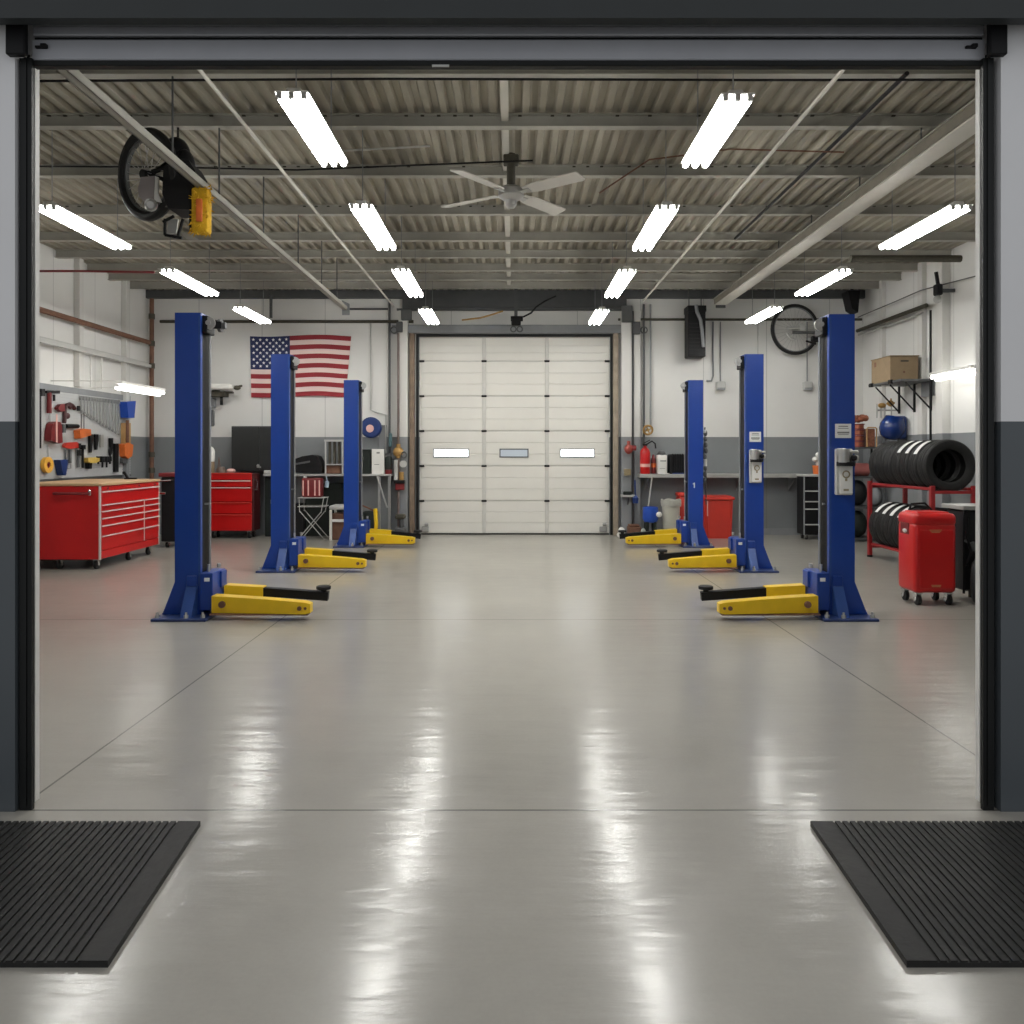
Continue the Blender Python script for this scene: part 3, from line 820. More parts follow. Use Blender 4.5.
def rect(a, b, c, d, th=0.03, q=None, x0=None):
    return poly([(a, b), (c, b), (c, d), (a, d)], th, x0, q)


def rod(p0, p1, r, q=None, off=None):
    q = q or MB()
    off = r + 0.004 if off is None else off
    q.cyl((TX + off, *wz(*p0)), (TX + off, *wz(*p1)), r, n=10)
    return q


def tool(name, label, cat='tool', group='hand tools on the tool board', at_=(0, 0)):
    y, z = wz(*at_)
    return thing(name, label, cat, (TX, y, z), group)


# wrenches: a fan of sizes
for k in range(13):
    u = k / 12
    zx = 462 + u * 385
    top, bot = 190 + u * 42, 318 + u * 232
    q = MB()
    rod((zx, top + 8), (zx, bot - 8), 0.010, q, 0.02)
    y, z = wz(zx, bot)
    q.torus((TX + 0.02, y, z), 0.022, 0.010, (1, 0, 0), 14, 6)
    y, z = wz(zx, top)
    q.box((TX + 0.008, y - 0.032, z - 0.025), (TX + 0.03, y + 0.032, z + 0.012), 0.004)
    q.box((TX + 0.008, y - 0.032, z + 0.01), (TX + 0.03, y - 0.012, z + 0.045), 0.003).box((TX + 0.008, y + 0.012, z + 0.01), (TX + 0.03, y + 0.032, z + 0.045), 0.003)
    lab = 'chrome combination wrench, ' + ('shortest' if k == 0 else 'longest' if k == 12 else ('%s from the shortest' % ('second', 'third', 'fourth', 'fifth', 'sixth', 'seventh', 'eighth', 'ninth', 'tenth', 'eleventh', 'twelfth')[k - 1])) + ' in the row of wrenches'
    solo('wrench', q, WRSTEEL, lab, 'wrench', 'row of wrenches on the tool board')

t = tool('bar_clamp', 'long black bar clamp hanging at the near end of the tool board', at_=(45, 700))
obj('bar', rect(36, 120, 54, 700, 0.02), BLACK, t)
obj('jaw', rect(36, 90, 72, 165, 0.05).box((TX, wz(70, 120)[0] - 0.05, wz(70, 120)[1] - 0.02), (TX + 0.04, wz(70, 120)[0] + 0.02, wz(70, 120)[1] + 0.02), 0.005), BLACK, t)
t = tool('claw_hammer', 'claw hammer with dark red handle at the top near corner of the tool board', at_=(122, 340))
obj('handle', rod((122, 130), (122, 340), 0.034), DRED, t)
obj('head', rect(92, 108, 160, 135, 0.05).prism([(TX, *wz(*p)) for p in ((160, 112), (228, 108), (230, 140), (160, 135))], (0.045, 0, 0)), BLACK, t)
t = tool('hex_key', 'small black hex key hanging right of the claw hammer', at_=(185, 215))
obj('key', rod((183, 150), (183, 215), 0.018), BLACK, t)
solo('tape_measure', poly([(200, 285), (230, 248), (268, 245), (268, 318), (232, 326), (202, 300)], 0.06), DRED, 'dark red tape measure beside the curved clamp', 'tool', 'hand tools on the tool board')
q = MB()
pts = [(285, 440), (292, 380), (290, 300), (305, 258), (340, 245), (370, 262), (392, 296)]
q.tube([(TX + 0.025, *wz(*p)) for p in pts], 0.03, 8)
q.ball((TX + 0.025, *wz(318, 366)), (0.03, 0.06, 0.05), 10, 8).ball((TX + 0.025, *wz(343, 268)), (0.03, 0.05, 0.05), 10, 8)
solo('curved_clamp', q, mat('black_red', (0.05, 0.012, 0.014), 0.5, var=0.6, scale=12), 'curved dark clamp with hook end on the tool board', 'tool', 'hand tools on the tool board')
t = tool('mallet', 'mallet hanging sideways with black grip on the tool board', at_=(330, 490))
obj('grip', rod((292, 472), (415, 474), 0.034), BLACK, t)
obj('head', rect(252, 452, 280, 540, 0.06).prism([(TX + 0.01, *wz(*p)) for p in ((274, 462), (296, 462), (296, 482), (274, 482))], (0.03, 0, 0)), DGREY, t)
t = tool('tool_pouch', 'dark red tool pouch with a pale strap low on the near end of the board', 'pouch', at_=(155, 650))
obj('pouch', poly([(100, 620), (104, 520), (118, 450), (150, 425), (195, 430), (212, 470), (220, 640), (185, 650)], 0.10), DRED, t)
obj('strap', rect(146, 350, 160, 640, 0.006, x0=TX + 0.102), PINK, t)
obj('hook', rod((150, 340), (150, 430), 0.007), STEEL, t)
t = tool('orange_drill', 'orange-red drill body hung by a cord in the middle of the board', 'drill', at_=(455, 600))
obj('body', poly([(395, 515), (440, 498), (512, 505), (516, 565), (470, 580), (405, 600)], 0.10), ORG, t)
obj('hang_cord', rod((468, 350), (468, 505), 0.006).cyl((TX + 0.02, *wz(490, 360)), (TX + 0.02, *wz(490, 505)), 0.006, n=6), DGREY, t)
t = tool('pipe_wrench', 'red pipe wrench mounted sideways low on the tool board', 'wrench', at_=(345, 700))
obj('body', poly([(275, 665), (300, 642), (400, 636), (432, 660), (425, 690), (340, 705), (280, 690)], 0.05), REDP, t)
obj('jaw', rect(415, 650, 440, 700, 0.055), BLACK, t)
solo('screwdriver', rod((302, 712), (302, 965), 0.014), DGREY, 'longest thin steel rod below the red pipe wrench', 'tool', 'hand tools on the tool board')
t = tool('spring_puller', 'thin looped steel puller below the red pipe wrench', at_=(342, 900))
obj('stem', rod((342, 712), (342, 850), 0.024), DGREY, t)
obj('loop', rod((325, 850), (325, 905), 0.007).cyl((TX + 0.02, *wz(357, 850)), (TX + 0.02, *wz(357, 905)), 0.007, n=6).cyl((TX + 0.02, *wz(325, 905)), (TX + 0.02, *wz(357, 905)), 0.007, n=6).cyl((TX + 0.02, *wz(325, 860)), (TX + 0.02, *wz(357, 860)), 0.007, n=6), STEEL, t)
t = tool('chisel', 'black chisel with thick grip right of the looped puller', at_=(428, 890))
obj('grip', rod((428, 715), (428, 775), 0.036), BLACK, t)
obj('blade', rod((428, 770), (428, 895), 0.022), DGREY, t)
t = tool('pry_bar', 'black pry bar between the chisel and the yellow drill', at_=(475, 900))
obj('shaft', rod((477, 700), (477, 900), 0.018), BLACK, t)
obj('end', rect(458, 664, 490, 710, 0.05), BLACK, t)
t = tool('yellow_drill', 'yellow drill with black grip low on the tool board', 'drill', at_=(520, 910))
obj('body', poly([(485, 800), (560, 792), (602, 800), (602, 830), (565, 850), (510, 850), (485, 835)], 0.10), mat('drill_yellow', (0.6, 0.42, 0.09), 0.5, var=0.4, scale=20), t)
obj('grip', poly([(512, 845), (545, 845), (540, 910), (515, 908)], 0.07), BLACK, t)
for k, zx in enumerate((618, 660, 704, 738)):
    q = MB()
    y, z = wz(zx, 800)
    q.cyl((TX + 0.05, y, z - 0.05 - 0.02 * (k in (1, 2))), (TX + 0.05, y, z + 0.03), 0.045 if k in (1, 2) else 0.032, n=14)
    q.cyl((TX + 0.05, y, z - 0.16 if k in (1, 2) else z - 0.10), (TX + 0.05, y, z - 0.05), 0.016, n=10)
    solo('socket_driver', q, BLACK, 'black stubby driver, %s from the yellow drill' % ('first', 'second', 'third', 'fourth')[k], 'tool', 'stubby drivers in a row on the tool board')
for k, (zx, a, b_, w_) in enumerate(((558, 555, 745, 26), (615, 555, 715, 26), (768, 595, 755, 24))):
    q = MB()
    poly([(zx - w_ * .6, a), (zx + w_ * .6, a), (zx + w_ * .55, a + 70), (zx + 4, b_), (zx - 10, b_), (zx - w_ * .5, a + 70)], 0.035, q=q)
    if k == 2:
        q.ball((TX + 0.02, *wz(758, 735)), (0.02, 0.05, 0.09), 8, 6)
    solo('pliers', q, BLACK, ('black handled pliers with splayed legs, left of the black snips', 'black handled snips left of the grey file', 'black handled pliers with hooked end beside the black level')[k], 'tool', 'hand tools on the tool board')
solo('file', rect(660, 560, 692, 690, 0.02), GALV, 'flat grey file hung between the black snips and hooked pliers', 'tool', 'hand tools on the tool board')
solo('spirit_level', rect(798, 650, 834, 942, 0.04), BLACK, 'black spirit level hung upright at the far end of the tool board', 'tool', 'hand tools on the tool board')
t = tool('tape_roll', 'orange-yellow roll of tape hung at the bottom near corner of the board', 'tape', at_=(105, 920))
y, z = wz(105, 870)
obj('roll', MB().lathe([(0.05, 0), (0.12, 0), (0.12, 0.06), (0.05, 0.06), (0.05, 0)], (TX, y, z), (1, 0, 0), 20), mat('tape_orange', (0.75, 0.38, 0.05), 0.5, var=0.4, scale=12), t)
obj('label', MB().lathe([(0.015, 0.0), (0.045, 0.0), (0.045, 0.05), (0.015, 0.05)], (TX, y, z), (1, 0, 0), 14), DRED, t)
obj('hang_cord', rod((130, 660), (130, 815), 0.006), STEEL, t)
solo('funnel', poly([(195, 818), (278, 815), (262, 930), (250, 978), (228, 975), (215, 930)], 0.10), NAVY, 'dark blue funnel at the bottom near end of the tool board', 'funnel', 'hand tools on the tool board')
t = tool('towel_holder', 'bright blue tapered holder at the top far end of the tool board', 'holder', at_=(895, 390))
obj('cup', poly([(862, 225), (955, 215), (940, 388), (878, 388)], 0.14), BLUP, t)
t = tool('caulk_gun', 'tan and orange caulk gun below the blue holder on the tool board', at_=(905, 850))
obj('barrel', rect(880, 440, 942, 650, 0.07), TAN, t)
obj('rod', rod((895, 410), (895, 640), 0.03, off=0.09), BRN, t)
obj('body', poly([(860, 660), (900, 640), (952, 665), (940, 780), (900, 805), (868, 780)], 0.10), ORG, t)
obj('nozzle', rect(868, 800, 915, 855, 0.06), DGREY, t)
obj('cord', rod((918, 850), (918, 960), 0.006), STEEL, t)
solo('pin_hook', MB().box((TX, wz(438, 290)[0] - 0.03, wz(438, 290)[1] - 0.04), (TX + 0.03, wz(438, 290)[0] + 0.03, wz(438, 290)[1] + 0.04), 0.006), BLACK, 'tiny black hook left of the row of wrenches', 'hook', 'hand tools on the tool board')

# ------------------------------------------------------------------ left wall structure and pipes
for k, y in enumerate((12.85, 14.40)):
    struct('trim_%d' % (11 + k), MB().box((LW + 0.001, y - 0.06, 2.65 if k == 0 else 0), (LW + 0.10, y + 0.06, ZD), 0.006), POST, ('pale wall stud on the left wall above the tool board', 'pale wall stud on the left wall at the far end of the tool board')[k], 'stud')
pipe('wall_pipe', [(LW + 0.15, 10.5, 3.68), (LW + 0.15, 13, 3.68), (LW + 0.15, 15.1, 3.68)], 0.045, BRN, 'brown horizontal pipe running high along the left wall', 'pipe')
solo('cable_tray', MB().box((LW + 0.102, 10.5, 3.20), (LW + 0.18, 15.15, 3.26), 0.004).box((LW + 0.102, 10.5, 3.26), (LW + 0.13, 15.15, 3.30)), LGREY, 'pale cable tray along the left wall below the brown pipe', 'tray')
pipe('wall_conduit', [(LW + 0.14, 13.05, 2.66), (LW + 0.14, 13.05, 3.19)], 0.016, WHITE, 'thin white conduit from cable tray to tool board, nearer of two', 'conduit')
pipe('wall_conduit', [(LW + 0.14, 13.4, 2.66), (LW + 0.14, 13.4, 3.19)], 0.016, WHITE, 'thin white conduit from cable tray to tool board, farther of two', 'conduit')
t = thing('riser_pipe', 'brown vertical riser pipe in the left back corner', 'pipe', (-6.93, 15.27, 0))
obj('riser', MB().cyl((-6.93, 15.27, 0), (-6.93, 15.27, ZD - 0.18), 0.040, n=12), BRN, t)
q = MB()
for z in (1.25, 1.55, 3.25, 3.68, 4.2):
    q.cyl((-6.93, 15.27, z - 0.05), (-6.93, 15.27, z + 0.05), 0.056, n=12)
obj('coupling', q, RUSTD, t)

# ------------------------------------------------------------------ black cart and second chest
X0, X1, Y0, Y1 = xa(161, 13.3), xa(190, 13.3), 13.3, 13.85
t = thing('tool_cart', 'black tool cart with chrome handle between red chest and nearest left column', 'cart', ((X0 + X1) / 2, 13.6, 0))
obj('body', MB().box((X0, Y0, 0.10), (X1, Y1, 1.18), 0.012), BLKP, t)
obj('lid', MB().box((X0 - 0.04, Y0 - 0.02, 1.182), (X1, Y1, 1.25), 0.012), DRED, t)
obj('handle', MB().tube([(X0 + 0.0, Y0, 1.12), (X0 + 0.02, Y0 - 0.08, 1.12), (X0 + 0.2, Y0 - 0.09, 1.13), (X0 + 0.22, Y0, 1.13)], 0.014, 8), CHR, t)
obj('latch', MB().box((X0 - 0.02, Y0 - 0.03, 0.89), (X0 + 0.09, Y0 - 0.001, 0.93), 0.006), CHR, t)
for cx_ in (X0 + 0.07, X1 - 0.07):
    caster(t, cx_, Y0 + 0.09, 0.10, 0.045)
    caster(t, cx_, Y1 - 0.09, 0.10, 0.045)

X0, X1, Y0, Y1 = xa(207, 14.7), xa(253, 14.7), 14.7, 15.12
t = thing('tool_chest', 'smaller red drawer tool chest on casters between the two nearest left columns', 'tool chest', ((X0 + X1) / 2, 15.0, 0))
obj('body', MB().box((X0, Y0 + 0.02, 0.14), (X1, Y1, 1.20), 0.01), mat('chest_side', (0.06, 0.006, 0.007), 0.5, var=0.3), t)
zrow = [1.6 - (v - 452) * 14.7 / F for v in (472.5, 480, 487, 502, 514, 531)]
for k in range(5):
    zt, zb = zrow[k] - 0.006, zrow[k + 1] + 0.006
    dr = obj('drawer', MB().box((X0 + 0.03, Y0, zb), (X1 - 0.025, Y0 + 0.02, zt), 0.005), RED, t)
    obj('handle', MB().box((X0 + 0.05, Y0 - 0.02, zt - 0.022 if k != 2 else zt - 0.018), (X1 - 0.045, Y0 - 0.001, zt - 0.002), 0.004), ALU if k in (1, 2) else REDP, dr)
obj('side_handle', MB().tube([(X1 + 0.001, Y0 + 0.08, 1.08), (X1 + 0.05, Y0 + 0.08, 1.08), (X1 + 0.05, Y0 + 0.08, 0.9), (X1 + 0.001, Y0 + 0.08, 0.9)], 0.013, 8), CHR, t)
for cx_ in (X0 + 0.09, X1 - 0.09):
    caster(t, cx_, Y0 + 0.09, 0.14, 0.06)
    caster(t, cx_, Y1 - 0.09, 0.14, 0.06)
zc = 1.202
t = thing('spray_bottle', 'pale round-topped bottle with brown base on the smaller red chest', 'bottle', (xa(211.5, 14.85), 14.85, zc))
bxx = xa(211.5, 14.85)
obj('bottle', MB().lathe([(0.001, 0.22), (0.055, 0.22), (0.062, 0.28), (0.062, 0.42), (0.03, 0.48), (0.001, 0.5)], (bxx, 14.85, zc), n=16), WPLA, t)
obj('base', MB().lathe([(0.001, 0), (0.055, 0), (0.055, 0.218), (0.001, 0.218)], (bxx, 14.85, zc), n=16), CARD, t)
solo('wire_stand', MB().tube([(xa(213, 14.9) + .03, 15.05, zc), (xa(216, 14.9), 15.05, zc + 0.3), (xa(218, 14.9), 15.05, zc)], 0.012, 6), BRN, 'thin brown wire stand behind the pale bottle on the red chest', 'stand')
solo('parts_tin', MB().lathe([(0.001, 0), (0.085, 0), (0.085, 0.07), (0.06, 0.12), (0.001, 0.13)], (xa(221, 14.85), 14.85, zc), n=16), mat('tin_brown', (0.13, 0.09, 0.07), 0.5, var=0.5, scale=20), 'squat dark tin with brown face on the smaller red chest', 'tin')
solo('rag', MB().ball((xa(230, 14.85), 14.9, zc + 0.045), (0.09, 0.07, 0.045), 12, 8), PINK, 'small crumpled pinkish rag on the smaller red chest', 'rag')

# black wall cabinet
X0, X1, Z0, Z1 = xa(231, 15.0), xa(272, 15.0), za(471, 15.0), za(426, 15.0)
t = thing('wall_cabinet', 'matt black two-door wall cabinet above the bench beside the smaller red chest', 'cabinet', ((X0 + X1) / 2, 15.2, Z0))
obj('body', MB().box((X0, 15.02, Z0), (X1, BW - 0.003, Z1), 0.008), DGREY, t)
xm = xa(259.5, 15.0)
obj('door', MB().box((X0 + 0.01, 15.0, Z0 + 0.02), (xm - 0.004, 15.019, Z1 - 0.02), 0.004), mat('cabinet_black', (0.012, 0.014, 0.014), 0.35, var=0.3, scale=3), t)
d = obj('door', MB().box((xm + 0.004, 15.0, Z0 + 0.02), (X1 - 0.01, 15.019, Z1 - 0.02), 0.004), mat('cabinet_black2', (0.016, 0.018, 0.018), 0.35, var=0.3, scale=3), t)
obj('knob', MB().ball((xm - 0.02, 14.98, Z0 + 0.10), 0.03, 10, 8).box((xm - 0.05, 14.98, Z0 + 0.06), (xm + 0.03, 14.998, Z0 + 0.085), 0.004), STEEL, d)

# lamp bracket on back wall
t = thing('wall_work_lamp', 'pale oblong work lamp on a dark bracket left of the flag', 'lamp', (xa(222, 15.2), 15.2, za(405, 15.2)))
obj('shade', MB().box((xa(207, 15.1), 14.98, za(390, 15.1)), (xa(233, 15.1), 15.2, za(384, 15.1)), 0.045, seg=3), WPLA, t)
obj('bracket', MB().box((xa(207, 15.2), 15.1, za(397, 15.2)), (xa(227, 15.2), 15.3, za(391.5, 15.2)), 0.01).box((xa(226, 15.2), 15.15, za(393.5, 15.2)), (xa(233, 15.2), 15.25, za(391.5, 15.2))).box((xa(210, 15.2), 15.3, za(396, 15.2)), (xa(216, 15.2), BW - 0.002, za(386, 15.2))), RUSTD, t)
obj('stub', MB().cyl((xa(221.5, 15.2), 15.2, za(405, 15.2)), (xa(221.5, 15.2), 15.2, za(396, 15.2)), 0.028, n=10), BLACK, t)
obj('knuckle', MB().ball((xa(238, 15.2), 15.15, za(388, 15.2)), (0.07, 0.05, 0.045), 10, 8).cyl((xa(232, 15.2), 15.15, za(388, 15.2)), (xa(243, 15.2), 15.15, za(386, 15.2)), 0.02, n=8), RUSTD, t)
solo('electrical_box', MB().box((xa(207, BW), BW - 0.12, za(407.5, BW)), (xa(216.5, BW), BW - 0.002, za(398.5, BW)), 0.008), GREY, 'grey electrical box under the work lamp, upper of two', 'electrical box')
solo('electrical_box', MB().box((xa(207, BW), BW - 0.12, za(426, BW)), (xa(215, BW), BW - 0.002, za(410, BW)), 0.02), DGREY, 'dark grey electrical box under the work lamp, lower of two', 'electrical box')

# ------------------------------------------------------------------ flag
x0, x1, z0, z1 = xa(250.5, BW), xa(351.5, BW), za(397.5, BW), za(336.5, BW)
nc, nr = 48, 13
q = MB()
rows_ = []
for j in range(nr + 1):
    v = j / nr
    row = []
    for i in range(nc + 1):
        u = i / nc
        xx = x0 + (x1 - x0) * u - 0.13 * u ** 3 * v + 0.02 * v
        zz = z1 + (z0 - z1) * v - 0.022 * math.sin(u * 7.5) * (0.4 + 0.6 * u) + 0.02 * u
        yy = BW - 0.035 + 0.018 * math.sin(u * 13 + v * 2)
        row.append((xx, yy, zz))
    rows_.append(row)
q.grid(rows_, mi=lambda j, i: 2 if (j < 7 and i < 19) else (0 if j % 2 == 0 else 1))


def fpt(u, v):
    xx = x0 + (x1 - x0) * u - 0.13 * u ** 3 * v + 0.02 * v
    zz = z1 + (z0 - z1) * v - 0.022 * math.sin(u * 7.5) * (0.4 + 0.6 * u) + 0.02 * u
    return Vector((xx, BW - 0.035 + 0.018 * math.sin(u * 13 + v * 2) - 0.006, zz))


for r_ in range(9):
    n_ = 6 if r_ % 2 == 0 else 5
    for c_ in range(n_):
        u = (19 / 48) * ((2 * c_ + 1 + (r_ % 2)) / 12)
        v = (7 / 13) * (r_ + 1) / 10
        p = fpt(u, v)
        vs = []
        for a in range(10):
            rad = 0.034 if a % 2 == 0 else 0.014
            vs.append(q.bm.verts.new(p + Vector((rad * math.sin(a * PI / 5), 0, rad * math.cos(a * PI / 5)))))
        f = q.bm.faces.new(vs)
        f.material_index = 3
fl = obj('flag', q, [FRED, FWHT, FBLU, STAR])
tag(fl, 'red and white striped flag with a starred blue corner hung on back wall', 'flag')

# ------------------------------------------------------------------ back-left bench and things around it
YB = 14.95
t = thing('workbench', 'steel workbench along the back wall behind the left lift columns', 'workbench', (-3.5, 15.1, 0))
bx0, bx1 = -4.70, xa(391, YB)
obj('bench_top', MB().box((bx0, YB, 1.145), (bx1, BW - 0.005, 1.185), 0.005), GALV, t)
for px in (276, 345, 379, 389):
    xx = xa(px, YB)
    obj('leg', MB().box((xx - 0.025, YB + 0.02, 0), (xx + 0.025, YB + 0.07, 1.144), 0.004), STEEL, t)
obj('brace', MB().cyl((xa(377, YB), YB + 0.03, 1.14), (xa(387, YB), YB + 0.03, 0.55), 0.016, n=8), STEEL, t)
zt = 1.187
x0 = -4.70
t = thing('base_cabinet', 'greenish black cabinet under the bench right of the smaller red chest', 'cabinet', (xa(262, 15.1), 15.2, 0))
obj('body', MB().box((x0, 15.08, 0.0), (xa(273, 15.05), BW - 0.01, 1.14), 0.008), GRNB, t)
obj('door', MB().box((x0 + 0.02, 15.06, 0.06), (xa(272, 15.05), 15.079, 1.08), 0.004), GRNB, t)
obj('handle', MB().box((x0 + 0.12, 15.04, 0.62), (x0 + 0.16, 15.059, 0.70), 0.004), STEEL, t)
solo('storage_crate', MB().box((xa(281, 15.1), 15.1, 0.0), (xa(304, 15.1), BW - 0.02, 0.62), 0.02).box((xa(280, 15.1), 15.09, 0.55), (xa(304.5, 15.1), BW - 0.015, 0.62), 0.01), BLKP, 'black lidded crate under the bench left of the folding stool', 'crate')
solo('storage_crate', MB().box((xa(306, 15.2), 15.15, 0.0), (xa(342, 15.2), BW - 0.02, 1.0), 0.02).box((xa(305.5, 15.2), 15.14, 0.9), (xa(342.5, 15.2), BW - 0.015, 1.0), 0.01), GRNB, 'tall dark crate under the bench behind the folding stool', 'crate')
solo('charger', MB().box((xa(264, 15.0), 14.97, zt), (xa(271, 15.0), 15.1, zt + 0.07), 0.015), LGREY, 'small pale grey charger on the bench below the black cabinet', 'charger')

# black tool case
q = MB()
pts = [(296, 473), (296, 459), (303, 456.5), (313, 455), (318, 456.5), (321.5, 462), (323, 469), (322, 473.5)]
q.prism([(xa(a, 15.05), 15.0, za(b_, 15.05) + 0.005) for a, b_ in pts], (0, 0.3, 0))
t = thing('tool_case', 'black hard case with sloping rounded lid on the back bench', 'case', (xa(309, 15.05), 15.1, zt))
obj('shell', q, BLACK, t)
obj('lid_seam', MB().bar((xa(296, 15.0), 14.99, za(464, 15.0)), (xa(310, 15.0), 14.99, za(461.5, 15.0)), 0.015, 0.035, (0, 0, 1)), DGREY, t)

# small wire rack
t = thing('bottle_rack', 'small pale rack of dark bars on the bench beside the farthest left column', 'rack', (xa(335, 15.1), 15.1, zt))
rx0, rx1, rz0, rz1 = xa(326, 15.1), xa(343, 15.1), za(465, 15.1), za(441.5, 15.1)
q = MB()
for xx in (rx0, rx1):
    q.box((xx - 0.012, 15.05, zt), (xx + 0.012, 15.08, rz1))
q.box((rx0 - 0.012, 15.05, rz0), (rx1 + 0.012, 15.2, rz0 + 0.02)).box((rx0 - 0.02, 15.04, rz1), (rx1 + 0.02, 15.2, rz1 + 0.035))
obj('frame', q, LGREY, t)
for k in range(3):
    xx = rx0 + 0.065 + k * 0.09
    obj('bar', MB().box((xx - 0.02, 15.1, rz0 + 0.021), (xx + 0.025, 15.15, rz1 - 0.002), 0.004), RUSTD, t)
solo('supply_box', MB().box((xa(326.5, 15.2), 15.1, zt), (xa(341.5, 15.2), 15.3, rz0 - 0.01), 0.01), BRN, 'low brown box under the small pale rack on the bench', 'box')

# folding stool with red can
t = thing('folding_stool', 'thin silver folding stool with crossed legs in front of the bench', 'stool', (xa(313, 14.75), 14.7, 0))
sx0, sx1 = xa(300, 14.7), xa(326, 14.7)
q = MB()
for zz in (0.60, 0.76):
    q.tube([(sx0, 14.55, zz), (sx1, 14.55, zz), (sx1, 14.9, zz), (sx0, 14.9, zz), (sx0, 14.55, zz)], 0.008, 6)
q.box((sx0, 14.55, 0.755), (sx1, 14.9, 0.765))
obj('seat_frame', q, LGREY, t)
for yy in (14.56, 14.89):
    obj('leg', MB().cyl((sx0 + 0.02, yy, 0.76), (sx0 + 0.03, yy, 0.5), 0.008, n=8).cyl((sx0 + 0.03, yy, 0.52), (sx1 - 0.0, yy, 0.0), 0.008, n=8), LGREY, t)
    obj('leg', MB().cyl((sx1 - 0.01, yy, 0.76), (sx1 - 0.06, yy, 0.48), 0.008, n=8).cyl((sx1 - 0.06, yy, 0.5), (sx0 + 0.0, yy, 0.0), 0.008, n=8), LGREY, t)
t = thing('fuel_can', 'dark red ribbed canister with pale stripes standing on the folding stool', 'canister', (xa(312, 14.7), 14.7, 0.768))
cx0, cx1 = xa(302, 14.65), xa(321.5, 14.65)
obj('shell', MB().box((cx0, 14.6, 0.768), (cx1, 14.84, 1.12), 0.03, seg=2), DRED, t)
for k, u in enumerate((0.10, 0.36, 0.70, 0.93)):
    xx = cx0 + (cx1 - cx0) * u
    obj('stripe', MB().box((xx - 0.012, 14.588, 0.80), (xx + 0.012, 14.598, 1.08), 0.003), PINK, t)
obj('cap', MB().cyl((xa(305, 14.7), 14.7, 1.12), (xa(305, 14.7), 14.7, 1.16), 0.035, n=12), LGREY, t)
solo('spray_can', MB().cyl((xa(327, 14.95), 14.9, 0.94), (xa(328, 14.95), 14.9, 1.05), 0.04, n=12).cyl((xa(328, 14.95), 14.9, 1.05), (xa(326.5, 14.95), 14.92, 1.143), 0.008, n=6), mat('pale_blue_can', (0.45, 0.58, 0.68), 0.4, var=0.3, scale=15), 'pale blue spray gun hanging from the bench edge by the folding stool', 'spray gun')

# white plastic stool half behind far-left column
t = thing('plastic_stool', 'white framed stool with grey seat behind the farthest left lift column', 'stool', (xa(345, 14.6), 14.6, 0))
wx0, wx1 = xa(330, 14.5), xa(357, 14.5)
obj('seat', MB().box((wx0, 14.4, 0.55), (wx1, 14.85, 0.63), 0.03, seg=2), LGREY, t)
for xx in (wx0 + 0.03, wx1 - 0.03):
    for yy in (14.43, 14.82):
        obj('leg', MB().box((xx - 0.022, yy - 0.02, 0), (xx + 0.022, yy + 0.02, 0.55), 0.006), WPLA, t)
obj('rail', MB().box((wx0 + 0.05, 14.42, 0.33), (wx1 - 0.05, 14.44, 0.38), 0.004), WPLA, t)
solo('brown_crate', MB().box((xa(335, 14.75), 14.5, 0.0), (xa(346, 14.75), 14.78, 0.48), 0.01), BRN, 'rusty brown crate tucked under the white framed stool', 'crate')
t = thing('parts_crate', 'dark crate with brown rim right of the farthest left lift column', 'crate', (xa(371, 14.9), 14.8, 0))
obj('crate', MB().box((xa(363.5, 14.7), 14.6, 0), (xa(376.5, 14.7), 14.9, 0.50), 0.012), GRNB, t)
obj('rim', MB().bar((xa(362.5, 14.6), 14.6, 0.62), (xa(374, 14.6), 14.62, 0.52), 0.03, 0.025), BRN, t)

# reel and bench objects
t = thing('hose_reel', 'round navy blue reel with pink centre label on the back wall', 'reel', (xa(371, 15.2), 15.2, za(438, 15.2)))
cx_, cz_ = xa(370.5, 15.1), za(427.5, 15.1)
obj('disc', MB().lathe([(0.001, 0), (0.17, 0), (0.2, 0.03), (0.2, 0.1), (0.17, 0.13), (0.001, 0.13)], (cx_, 15.23, cz_), (0, -1, 0), 32), NAVY, t)
obj('label', MB().lathe([(0.001, 0), (0.075, 0), (0.07, 0.008), (0.001, 0.01)], (cx_ - 0.01, 15.098, cz_ - 0.02), (0, -1, 0), 18), PINK, t)
obj('mount', MB().box((cx_ - 0.05, 15.231, cz_ - 0.05), (cx_ + 0.05, BW - 0.002, cz_ + 0.05)), DGREY, t)
t = thing('wall_notice', 'grey framed panel on the back wall right of the navy reel', 'panel', (xa(383, BW), BW - 0.02, za(450, BW)))
obj('panel', MB().box((xa(379, BW), BW - 0.03, za(449, BW)), (xa(387, BW), BW - 0.003, za(425, BW)), 0.004), GREY, t)
solo('dark_bin', MB().box((xa(362, 15.1), 15.0, zt), (xa(371.5, 15.1), 15.25, za(450, 15.1)), 0.012).box((xa(361.7, 15.1), 14.99, za(452, 15.1)), (xa(371.8, 15.1), 15.26, za(449.5, 15.1)), 0.006), GRNB, 'dark green lidded bin on the bench below the navy reel', 'bin')
t = thing('paper_bag', 'white paper sack with a dark spot standing on the back bench', 'bag', (xa(377.5, 15.05), 15.05, zt))
q = MB()
b0, b1 = xa(371.8, 15.0), xa(384, 15.0)
V = q.grid([[(b0, 15.0, z), (b1, 15.0, z), (b1 - (0.02 if z > 1.5 else 0), 15.16, z), (b0 + (0.02 if z > 1.5 else 0), 15.16, z)] for z in (zt, zt + 0.03, 1.38, 1.40, 1.60, za(449, 15.0))], closed_v=True)
q.bm.faces.new(V[0]); q.bm.faces.new(V[-1])
obj('sack', q, WPLA, t)
obj('print', MB().box((b0 + 0.09, 14.994, 1.57), (b0 + 0.15, 14.999, 1.60), 0.0), INK, t)
